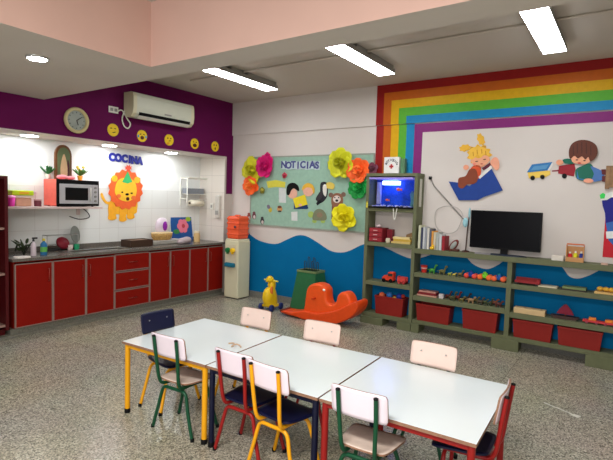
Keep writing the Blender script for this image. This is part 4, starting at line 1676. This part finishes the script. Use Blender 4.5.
# stick with a pale blue feather, dark slipper
xk = xs(466, 240, -.1)
t = thing('feather_stick', 'dark thin stick with a pale blue tuft left of the television', 'stick', (xk, -.1, TS))
b = MB()
b.tube([(0, 0, 0), (.004, .02, .25), (.01, .05, .44)], .007)
b.build('stick', C(64, 40, 32), t)
b = MB()
b.lathe((0, 0, 0), [(.05, 0), (.045, .012), (.012, .02)], 16)
b.build('foot', C(70, 40, 34), t)
b = MB()
b.ell((.012, .05, .47), (.014, .01, .08))
b.ell((-.03, .045, .36), (.035, .012, .06))
b.build('tuft', C(150, 196, 204), t)
t = thing('wooden_mask', 'dark leaning ornament with a pale oval between the books and television', 'ornament', (xs(450, 249, -.14), -.16, TS))
q = Matrix.Rotation(radians(35), 4, 'Y')
b = MB()
b.ell(q @ Vector((0, 0, .085)), (.045, .022, .09), q)
b.build('body', C(112, 50, 44), t)
b = MB()
b.ell(q @ Vector((0, -.016, .09)), (.028, .012, .06), q)
b.build('oval_inlay', C(150, 156, 150), t)
b = MB()
b.box(.02, .12, -.03, .03, 0, .03, bev=.008)
b.build('foot', C(80, 44, 34), t)

# wall socket cable
b = MB()
p0, p1 = on(430.5, 178, 1, -.01), on(466, 222, 1, -.01)
b.box(p0.x - .018, p0.x + .018, -.03, -.0005, p0.z - .02, p0.z + .02, bev=.004)
tag(b.build('cable_plug', BLACK), 'small black plug on the wall right of the bookcase', 'plug')
b = MB()
b.tube([(p0.x + .01, -.012, p0.z - .02), (p0.x + .05, -.008, p0.z - .1), (p1.x, -.008, p1.z)], .008)
tag(b.build('power_cord', C(136, 130, 124)), 'grey cable slanting down the wall to the television', 'cord')
loop = [on(x, y, 1, -.024) for x, y in ((435, 222), (436, 211), (444, 206.5), (455, 207), (462, 213)) ] + [on(x, y, 1, -.024) for x, y in ((461, 222), (456, 231), (447, 233.5), (438, 229))]
b = MB()
b.tube(smooth_path(loop, 5, True), .004, 6, closed=True)
tag(b.build('cable_loop', C(176, 170, 164)), 'thin pale cable loop on the wall above the books', 'cord')

# craft box, papers
t = thing('pencil_box', 'wooden craft caddy with paint bottles right of the television', 'box', (xs(574.5, 262, -.15), -.15, TS))
b = MB()
b.box(-.085, .085, -.035, .035, 0, .012)
b.box(-.085, -.077, -.035, .035, .012, .165)
b.box(.077, .085, -.035, .035, .012, .165)
b.box(-.077, .077, -.036, -.028, .012, .05)
b.box(-.077, .077, .028, .035, .012, .165)
b.build('case', C(196, 144, 92), t)
b = MB()
b.tube([(-.081, 0, .165), (-.081, 0, .19), (.081, 0, .19), (.081, 0, .165)], .007)
b.build('handle', C(206, 110, 60), t)
for px, col, h, lab in ((569.5, (206, 30, 40), .09, 'red paint bottle in the craft caddy'), (575, (216, 212, 40), .1, 'yellow paint bottle in the craft caddy'), (580.8, (26, 46, 130), .1, 'blue paint bottle in the craft caddy')):
    tt = thing('paint_bottle', lab, 'bottle', (xs(px, 262, -.15), -.152, TS + .0125), 0, 'paint bottles in the craft caddy')
    b = MB()
    b.lathe((0, 0, 0), [(.019, 0), (.02, h * .7), (.01, h * .85)], 12)
    b.build('body', C(*col), tt)
    b = MB()
    b.lathe((0, 0, h * .851), [(.011, 0), (.009, h * .2)], 10)
    b.build('cap', C(230, 226, 214), tt)
b = MB()
xa_, xb_ = xs(552, 258, -.15), xs(564, 258, -.15)
b.box(xa_, xb_, -.2, -.08, TS, TS + .055, bev=.003)
tag(b.build('paper_stack', C(216, 208, 196)), 'white paper pack between television and craft caddy', 'paper')
b = MB()
b.box(xs(601, 264, -.2), xs(608, 264, -.2), -.225, -.17, TS, TS + .02, bev=.003)
tag(b.build('eraser_block', C(206, 170, 150)), 'small pinkish block below the poster', 'block')

# ------------------------------------------------------------------ toys on the upper middle shelf
M1 = .7755
b = MB()
x = xs(424, 271)
t = thing('toy_bucket', 'red toy bucket at the left end of the upper toy shelf', 'toy bucket', (x, -.14, M1))
b = MB()
b.lathe((0, 0, 0), [(.03, 0), (.043, .085), (.046, .09), (.04, .09), (.028, .006)])
b.build('body', C(206, 52, 44), t)
b = MB()
b.lathe((0, 0, .05), [(.0395, 0), (.0415, .016)], 18)
b.build('band', C(230, 180, 170), t)


def critter(px, col, s, lab, z=M1, y=-.15, grp=None, legs=True, py=None, neck=.6):
    t = thing('toy_animal', lab, 'toy animal', (xs(px, py or 275, y), y, z), 0, grp)
    b = MB()
    b.ell((0, 0, .035 * s), (.034 * s, .016 * s, .018 * s), None, 10, 6)
    b.tube([(.022 * s, 0, .04 * s), (.036 * s, 0, (.04 + .03 * neck) * s)], .009 * s, 6)
    b.ell((.042 * s, 0, (.045 + .03 * neck) * s), (.016 * s, .011 * s, .011 * s), None, 8, 6)
    b.tube([(-.03 * s, 0, .038 * s), (-.055 * s, 0, .03 * s)], .006 * s, 6, r2=.002 * s)
    b.build('body', C(*col), t)
    for sx in (-.02, .02):
        for sy in (-.009, .009):
            b = MB()
            b.tube([(sx * s, sy * s, .03 * s), (sx * s * 1.1, sy * s, 0)], .006 * s, 6)
            b.build('leg', C(*col), t)
    return t


critter(431.8, (70, 150, 60), 1.25, 'small green toy dinosaur beside the red bucket', neck=1.4)
critter(442, (110, 106, 60), 1.25, 'small olive brown toy dinosaur on the upper toy shelf', neck=1.3)
critter(449.5, (176, 186, 70), .6, 'tiny lime toy animal on the upper toy shelf')
critter(454, (206, 190, 80), .6, 'tiny yellow toy animal on the upper toy shelf')
critter(460, (110, 100, 60), .95, 'small brown toy animal left of the blue bodied car', neck=1.2)


def toy_car(px, body, wheel, s, lab, top=None, z=M1, py=277):
    t = thing('toy_car', lab, 'toy car', (xs(px, py, -.16), -.16, z), 0, 'chunky toy cars on the upper toy shelf')
    b = MB()
    b.box(-.05 * s, .05 * s, -.032, .032, .02 * s, .055 * s, bev=.008)
    b.ell((0, 0, .055 * s), (.035 * s, .028, .032 * s))
    b.build('body', C(*body), t)
    b = MB()
    b.ell((-.005, 0, .08 * s), (.02 * s, .018, .016 * s))
    b.build('driver', C(*(top or body)), t)
    for sx in (-.05, .05):
        for sy in (-.048, .03):
            b = MB()
            b.lathe((sx * s, sy, .032 * s), [(.012 * s, 0), (.03 * s, .003), (.032 * s, .009), (.03 * s, .015), (.012 * s, .018)], 14, Matrix.Rotation(-pi / 2, 4, 'X'))
            b.build('wheel', C(*wheel), t)


toy_car(471, (34, 60, 140), (222, 76, 60), .95, 'toy car with dark blue body and red wheels')
toy_car(485, (110, 190, 40), (234, 110, 50), 1.02, 'lime green toy car with orange wheels', (120, 200, 50), py=279)
toy_car(499, (26, 80, 150), (230, 100, 60), 1.0, 'blue toy car with orange wheels and teal driver', (20, 120, 120), py=281)

# right hand part of the upper shelf
t = thing('toy_flatbed', 'long flat dark red toy wagon right of the shelf divider', 'toy', (4.787, -.15, M1))
b = MB()
b.box(-.13, .13, -.05, .05, .02, .034, bev=.003)
b.box(-.13, .13, -.05, -.044, .034, .05)
b.box(-.13, .13, .044, .05, .034, .075)
b.box(.1, .13, -.044, .044, .034, .07, bev=.003)
b.build('bed', C(150, 40, 44), t)
for sx in (-.1, .1):
    b = MB()
    b.lathe((sx, -.045, .014), [(.0135, 0), (.0135, .09)], 10, Matrix.Rotation(-pi / 2, 4, 'X'))
    b.build('wheel', DARK, t)


def flat(name, pa, pb, py, z, h, col, lab, cat, y0=-.21, y1=-.06):
    b = MB()
    b.box(xs(pa, py, y0), xs(pb, py, y0), y0, y1, z, z + h, bev=min(.003, h / 4))
    return tag(b.build(name, C(*col)), lab, cat)


flat('paper_stack', 538, 557, 288, M1, .014, (214, 202, 170), 'flat cream paper stack on the right upper shelf', 'paper')
flat('folder', 560.5, 586, 290, M1, .012, (60, 50, 44), 'dark folder under the green book', 'folder')
b = MB()
b.box(xs(562, 290, -.2), xs(586, 290, -.2), -.2, -.06, M1 + .0125, M1 + .034, bev=.002)
tag(b.build('book', C(116, 130, 84)), 'green book lying flat under the second wall dip', 'book')
flat('game_box', 594, 618, 296, M1, .02, (214, 176, 110), 'tan box lid under the yellow toys at the right edge', 'box', -.21, -.06)
for px, dz in ((600, 0), (606, .0), (611.5, 0)):
    b = MB((xs(px, 292, -.13), -.13, M1 + .046))
    b.ell(b.o.copy(), (.032, .03, .025))
    tag(b.build('soft_block', C(222, 170, 60)), {600: 'yellow lump toy, left of the three at the right edge', 606: 'yellow lump toy, middle of the three at the right edge'}.get(px, 'yellow lump toy cut by the right edge'), 'toy', 'yellow toys at the right edge')

# ------------------------------------------------------------------ lower middle shelf
M2 = .4755
for i, (c_, h, lab) in enumerate((((196, 150, 130), .02, 'pale wooden puzzle tray at the bottom of the stack'), ((120, 30, 36), .03, 'dark red puzzle tray in the middle of the stack'), ((186, 130, 116), .018, 'pinkish puzzle tray on top of the stack'))):
    z = M2 + (0, .0205, .051)[i]
    b = MB()
    x0_ = xs(416.5 + i, 296, -.2)
    b.box(x0_, x0_ + .26 - .02 * i, -.2, -.07, z, z + h, bev=.003)
    tag(b.build('puzzle_tray', C(*c_)), lab, 'puzzle', 'stacked puzzle trays')
b = MB()
x0_ = xs(439.5, 296, -.16)
b.box(x0_, x0_ + .055, -.19, -.135, M2, M2 + .055, bev=.003)
tag(b.build('toy_cube', C(206, 198, 196)), 'small white cube right of the puzzle trays', 'toy')
rnd = random.Random(5)
an = [((90, 40, 30), 'dark brown'), ((70, 70, 40), 'dark olive'), ((120, 40, 34), 'rust red'), ((110, 100, 50), 'mustard brown'), ((60, 46, 36), 'near black brown'), ((150, 118, 84), 'tan'), ((96, 90, 50), 'khaki'), ((70, 60, 46), 'dull brown'), ((90, 96, 60), 'moss green'), ((50, 60, 40), 'dark moss'), ((130, 80, 54), 'chestnut'), ((84, 44, 40), 'maroon')]
ords = ['first', 'second', 'third', 'fourth', 'fifth', 'sixth', 'seventh', 'eighth', 'ninth', 'tenth', 'eleventh', 'last']
for i, (c_, n_) in enumerate(an):
    critter(447.5 + i * 4.65, c_, .85 + .35 * rnd.random(), '%s toy animal, %s from the left in the lower shelf row' % (n_, ords[i]), M2, -.13 - .07 * (i % 2), 'toy animals on the lower toy shelf', py=302, neck=.5 + 1.2 * rnd.random())
M3 = .4455
flat('long_box', 513.5, 545, 311, M3, .062, (204, 176, 130), 'long beige box on the right lower shelf', 'box', -.22, -.1)
t = thing('toy_boat', 'dark toy boat with a burgundy triangular sail', 'toy boat', (xs(565, 316, -.14), -.14, M3))
b = MB()
b.prism([(-.14, -.045, .03), (-.1, -.045, 0), (.1, -.045, 0), (.14, -.045, .03)], (0, .09, 0))
b.build('hull', C(66, 44, 40), t)
b = MB()
b.prism([(-.085, -.012, .05), (.085, -.012, .05), (.06, -.012, .1), (.015, -.012, .155), (-.015, -.012, .155), (-.06, -.012, .1)], (0, .02, 0))
b.build('sail', C(130, 24, 50), t)
b = MB()
b.tube([(0, .015, .03), (0, .015, .16)], .006)
b.build('mast', WOOD, t)
t = thing('toy_train', 'small red and orange toy train at the right end of the lower shelf', 'toy train', (xs(600, 323, -.16), -.16, M3))
b = MB()
b.box(-.16, .17, -.04, .04, .012, .032, bev=.004)
b.build('chassis', C(200, 60, 60), t)
for xx in (-.07, .08):
    b = MB()
    b.box(xx - .035, xx + .035, -.032, .032, .0325, .06, bev=.006)
    b.build('wagon', C(232, 130, 50), t)
for xx in (-.12, -.03, .05, .13):
    b = MB()
    b.lathe((xx, -.044, .012), [(.0125, 0), (.0125, .088)], 10, Matrix.Rotation(-pi / 2, 4, 'X'))
    b.build('wheel', C(150, 60, 80), t)

# ------------------------------------------------------------------ toys on the floor
# yellow ride-on
t = thing('ride_on_toy', 'yellow plastic ride on toy with blue wheels by the blue wall', 'ride on toy', (1.33, -.52, 0), 0)
YP = C(236, 196, 30, rough=.35)
b = MB()
b.lathe((0, 0, .07), [(.085, 0), (.095, .03), (.085, .14), (.065, .22), (.055, .26)], 18, Matrix.Diagonal((.9, 1.4, 1, 1)))
b.ell((0, -.06, .2), (.08, .1, .15))
b.ell((0, .02, .37), (.06, .065, .1))
b.build('body', YP, t)
b = MB()
b.ell((0, -.03, .46), (.055, .06, .055))
b.prism([(-.02, -.085, .455), (.02, -.085, .455), (0, -.13, .44)], (0, .01, -.012))
b.build('head', YP, t)
b = MB()
b.tube([(-.13, .0, .44), (.13, .0, .44)], .011)
b.build('handlebar', C(236, 214, 80), t)
for sx in (-.1, .1):
    for sy in (-.1, .12):
        b = MB()
        b.lathe((sx - .018, sy, .05), [(.02, 0), (.05, .003), (.05, .033), (.02, .036)], 16, Matrix.Rotation(pi / 2, 4, 'Y'))
        b.build('wheel', C(36, 50, 110), t)
b = MB()
b.box(-.1, .1, -.1, .12, .05, .085, bev=.01)
b.build('chassis', C(214, 176, 30), t)
b = MB()
b.ell((.062, -.06, .3), (.016, .03, .07))
b.build('seat_pad', C(226, 120, 50), t)

# green tapered bin
gx0, gx1 = on(291, 309, 2, 0).x, 2.0
gp = on(311, 268, 1, -.27)
GX = gp.x
t = thing('floor_bin', 'dark green tapered bin of wire tools against the blue wall', 'bin', (GX, -.27, 0))
b = MB()
V = []
for (w, d, z) in ((.235, .2, 0), (.16, .12, .62)):
    for ix, iy in ((-1, -1), (1, -1), (1, 1), (-1, 1)):
        V.append((ix * w, iy * d, z))
for (w, d, z) in ((.15, .11, .62), (.15, .11, .5)):
    for ix, iy in ((-1, -1), (1, -1), (1, 1), (-1, 1)):
        V.append((ix * w, iy * d, z))
Fc = [[3, 2, 1, 0], [12, 13, 14, 15]]
for i in range(4):
    j = (i + 1) % 4
    Fc += [[i, j, 4 + j, 4 + i], [4 + i, 4 + j, 8 + j, 8 + i], [8 + i, 8 + j, 12 + j, 12 + i]]
b._add(V, Fc)
b.build('body', C(38, 100, 60), t)
b = MB()
b.box(-.168, .168, -.128, -.11, .605, .635, bev=.003)
b.box(-.168, .168, .11, .128, .605, .635, bev=.003)
b.box(-.168, -.15, -.11, .11, .605, .635)
b.box(.15, .168, -.11, .11, .605, .635)
b.build('rim', C(110, 128, 84), t)
for i, xx in enumerate((-.09, -.045, 0, .05, .095)):
    b = MB((GX, -.27, 0))
    yy = -.27 - .03 + .02 * (i % 3)
    hh = .76 + .06 * (i % 2)
    b.tube(smooth_path([(GX + xx, yy, .503), (GX + xx * 1.1, yy, hh - .03), (GX + xx * 1.1 + .015, yy, hh), (GX + xx * 1.1 + .032, yy, hh - .03), (GX + xx * 1.1 + .03, yy, .6)]), .005, 6)
    o = b.build('wire_rod', DARK)
    tag(o, ('leftmost', 'second', 'middle', 'fourth', 'rightmost')[i] + ' dark bent wire rod standing in the green bin', 'rod', 'wire rods in the green bin')

# orange rocker (two ends, seat dips)
t = thing('rocking_toy', 'orange plastic rocking toy on the floor before the bookcase', 'rocking toy', (2.1, -.56, 0))
OP = C(238, 88, 30, rough=.4)
RXC, RYC = 2.1, -.56


def puffy(outline, y0, y1, bev, name, m):
    """outline traced on the toy's own middle plane, given thickness and rounded edges"""
    Q = smooth_path([on(x, y, 1, RYC) for x, y in outline], 3, True)
    b2 = MB()
    b2.prism([(p.x - RXC, y0, max(p.z, 0.004)) for p in Q], (0, y1 - y0, 0))
    bmesh.ops.recalc_face_normals(b2.bm, faces=b2.bm.faces[:])
    caps = [f for f in b2.bm.faces if len(f.verts) > 4]
    ed = list({e_ for f in caps for e_ in f.edges})
    bmesh.ops.bevel(b2.bm, geom=ed, offset=bev, segments=3, affect='EDGES', profile=.5)
    for f in b2.bm.faces:
        f.smooth = len(f.verts) == 4
    return b2.build(name, m, t)


puffy([(308.5, 313), (308, 304), (309, 296), (310.5, 288), (314, 283.8), (320, 282.6), (326, 284.5), (329.5, 289), (330, 296), (331.5, 302), (336, 303.5), (339.5, 300), (341, 294.5), (345, 291.3), (350, 292.5), (353.5, 297.5), (355, 304), (357, 311), (347, 317), (328, 319)], -.1, .1, .035, 'body', OP)
puffy([(287, 309.2), (297, 310.5), (308, 309), (322, 311.5), (340, 309), (352, 303.5), (360, 300), (363, 303), (361, 310.5), (352, 318), (337, 322.5), (318, 321), (302, 315), (290, 312)], -.15, .15, .02, 'rocker', C(226, 76, 24, rough=.4))
for px, py in ((324, 290),):
    p = on(px, py, 1, RYC - .1)
    b = MB()
    b.ell((p.x - RXC, -.102, p.z), (.022, .012, .016))
    b.build('eye', C(244, 236, 222), t)
b = MB()
hp = on(319, 297, 1, RYC)
b.tube([(hp.x - RXC, -.17, hp.z), (hp.x - RXC, .17, hp.z)], .016)
b.build('handle', C(206, 64, 20), t)
fp_ = on(288, 309.5, 1, RYC)
b = MB()
b.tube([(fp_.x - RXC - .03, -.12, fp_.z - .005), (fp_.x - RXC - .03, .12, fp_.z - .005)], .024)
b.build('foot_rest', C(110, 50, 30), t)

# floor joint reflection painted as pale strips between the tables and the low bookcase
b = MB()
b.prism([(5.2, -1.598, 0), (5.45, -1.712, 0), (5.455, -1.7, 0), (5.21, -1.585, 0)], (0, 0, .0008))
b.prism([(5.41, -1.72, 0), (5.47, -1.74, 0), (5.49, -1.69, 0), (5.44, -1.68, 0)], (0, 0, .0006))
struct(b.build('floor_reflection', mat('painted floor reflection', (196, 194, 182), .35, var=.3, scale=60)))

# ------------------------------------------------------------------ tables
TW, TD, TZ = .864, .876, .558


def table(ox, oy, rz, m, lab):
    t = thing('classroom_table', lab, 'table', (ox, oy, 0), rz, 'white classroom tables in a row')
    g = .003
    b = MB()
    b.box(g, TW - g, 0, TD, TZ - .018, TZ)
    for f in b.bm.faces:
        f.material_index = 0 if abs(f.normal.z) > .5 or f.calc_center_median().z > TZ - .001 else 1
    bmesh.ops.recalc_face_normals(b.bm, faces=b.bm.faces[:])
    for f in b.bm.faces:
        f.normal_update()
        f.material_index = 0 if f.normal.z > .5 else 1
    b.build('tabletop', [TABLEW, PLY], t)
    i = .03
    for y in (i, TD - i):
        b = MB()
        b.box(i, TW - i, y - .012, y + .012, TZ - .05, TZ - .0185, bev=.002)
        b.build('frame_rail', m, t)
    for x in (i, TW - i):
        b = MB()
        b.box(x - .012, x + .012, i + .0125, TD - i - .0125, TZ - .05, TZ - .0185, bev=.002)
        b.build('frame_rail', m, t)
    for x in (i, TW - i):
        for y in (i, TD - i):
            b = MB()
            b.lathe((x, y, 0), [(.0195, .022), (.0195, TZ - .02)], 14)
            l = b.build('leg', m, t)
            b = MB()
            b.lathe((x, y, 0), [(.022, 0), (.022, .03), (.0198, .034)], 14)
            b.build('foot_cap', BLACK, l, 'black rubber foot cap')


table(2.597, -3.898, 2.6, T_YEL, 'white topped table with a yellow frame, left of the row of three')
table(3.465, -3.858, 2.2, T_NAV, 'white topped table with a navy frame, middle of the row of three')
table(4.333, -3.823, 2.0, T_RED, 'white topped table with a red frame, right of the row of three')

b = MB()
p = on(231, 346, 2, TZ)
b.tube(smooth_path([(p.x - .045, p.y + .02, TZ + .006), (p.x - .02, p.y + .045, TZ + .008), (p.x + .01, p.y + .02, TZ + .008), (p.x + .025, p.y - .02, TZ + .007), (p.x + .04, p.y + .01, TZ + .02), (p.x + .065, p.y + .03, TZ + .008), (p.x + .09, p.y + .01, TZ + .006)]), .0055, 6)
tag(b.build('bent_strip', C(196, 168, 140)), 'small tan bent strip lying on the yellow framed table', 'strip')


# ------------------------------------------------------------------ chairs
def rounded(w0, w1, y0, y1, r, n=4):
    """outline in xy, width w0 at y0 and w1 at y1, rounded corners"""
    out = []
    for cx, cy, a0 in ((w1 - r, y1 - r, 0), (-w1 + r, y1 - r, 90), (-w0 + r, y0 + r, 180), (w0 - r, y0 + r, 270)):
        for i in range(n + 1):
            a = radians(a0 + 90 * i / n)
            out.append((cx + r * cos(a), cy + r * sin(a)))
    return out


def sq(u, v, p=7):
    """square grid coordinates -> superellipse (rounded rectangle)"""
    m = max(abs(u), abs(v))
    if m < 1e-6:
        return u, v
    r = (abs(u / m) ** p + abs(v / m) ** p) ** (1 / p)
    return u / r, v / r


def chair(x, y, rz, tube, back, seat, lab):
    t = thing('school_chair', lab, 'chair', (x, y, 0), rz, 'small school chairs around the tables')
    # seat
    b = MB()

    def fs(u, v):
        u, v = sq(u, v, 9)
        w = .152 + .018 * v - .02 * max(0, v) ** 4
        return Vector((u * w, v * .15 + .012, .367 + .008 * u * u + (.012 * (-v) ** 2 if v < 0 else -.012 * v * v))), Vector((0, 0, 1))
    plate(b, 12, 12, fs, .011)
    b.build('seat', [seat, PLY if seat is not CH_NAVY else CH_NAVY], t)
    # backrest
    b = MB()

    def fb(u, v):
        u, v = sq(u, v, 14)
        z = .641 + v * .079
        yy = -.168 - .022 * (z - .576) / .144 + .014 * u * u - .012
        return Vector((u * .158, yy + .006, z)), Vector((0, 1, -.14)).normalized()
    plate(b, 12, 8, fb, .011)
    b.build('backrest', [back, PLY if back is not CH_NAVY else CH_NAVY], t)
    for sx in (-1, 1):
        for zz in (.625, .672):
            pass
    R = .0122
    for s in (-1, 1):
        b = MB()
        b.tube(smooth_path([(s * .106, -.206, .70), (s * .104, -.19, .58), (s * .098, -.176, .46), (s * .094, -.165, .395), (s * .09, -.144, .357), (s * .088, -.1, .346), (s * .088, 0, .343), (s * .088, .1, .338)], 4), R)
        p = b.build('back_post', tube, t)
        b = MB()
        q = Matrix.Rotation(radians(-82), 4, 'X')
        b.lathe((s * .106, -.207, .699), [(.0125, 0), (.0125, .008), (.006, .012)], 10)
        b.build('end_cap', BLACK, p)
        b = MB()
        b.ell((s * .085, -.168, .66), (.006, .004, .006), None, 8, 6)
        b.build('screw', STEEL, p)
    for yy, yf_ in ((-.115, -.13), (.095, .125)):
        for s in (-1, 1):
            b = MB()
            b.tube(smooth_path([(0.0, yy, .320), (s * .07, yy, .320), (s * .1, yy, .311), (s * .118, yy, .28), (s * .14, (yy + yf_) / 2, .19), (s * .19, yf_, .012)], 5), R)
            l = b.build('leg', tube, t)
            b = MB()
            b.lathe((s * .193, yf_, 0), [(.0135, 0), (.0135, .02), (.0115, .024)], 10)
            b.build('foot_cap', BLACK, l, 'black foot cap')


chair(3.15, -3.75, 4, T_GRN, CH_WHITE, CH_BEIGE, 'white backed chair with green frame at the left, before the yellow framed table')
chair(3.735, -3.71, 1, T_RED, CH_WHITE, CH_NAVY, 'white backed chair with red frame and navy seat before the tables')
chair(4.05, -3.75, -3, T_YEL, CH_WHITE, CH_NAVY, 'white backed chair with yellow frame and navy seat in the foreground')
chair(4.625, -3.74, 3, T_GRN, CH_WHITE, CH_BEIGE, 'white backed chair with green frame and beige seat in the right foreground')
chair(2.748, -3.555, -91.5, T_YEL, CH_NAVY, CH_NAVY, 'navy backed chair with yellow frame at the left end of the tables')
chair(3.13, -3.13, 183, T_YEL, CH_CREAM, CH_BEIGE, 'cream backed chair on the far side, nearest the yellow ride on toy')
chair(3.80, -3.112, 185, T_RED, CH_CREAM, CH_BEIGE, 'cream backed chair on the far side, nearest the orange rocker')
chair(4.675, -3.085, 181.5, T_GRN, CH_CREAM, CH_BEIGE, 'cream backed chair on the far side, furthest right')
chair(5.048, -3.405, 93, T_RED, CH_WHITE, CH_NAVY, 'red framed chair seen edge on at the right end of the tables')
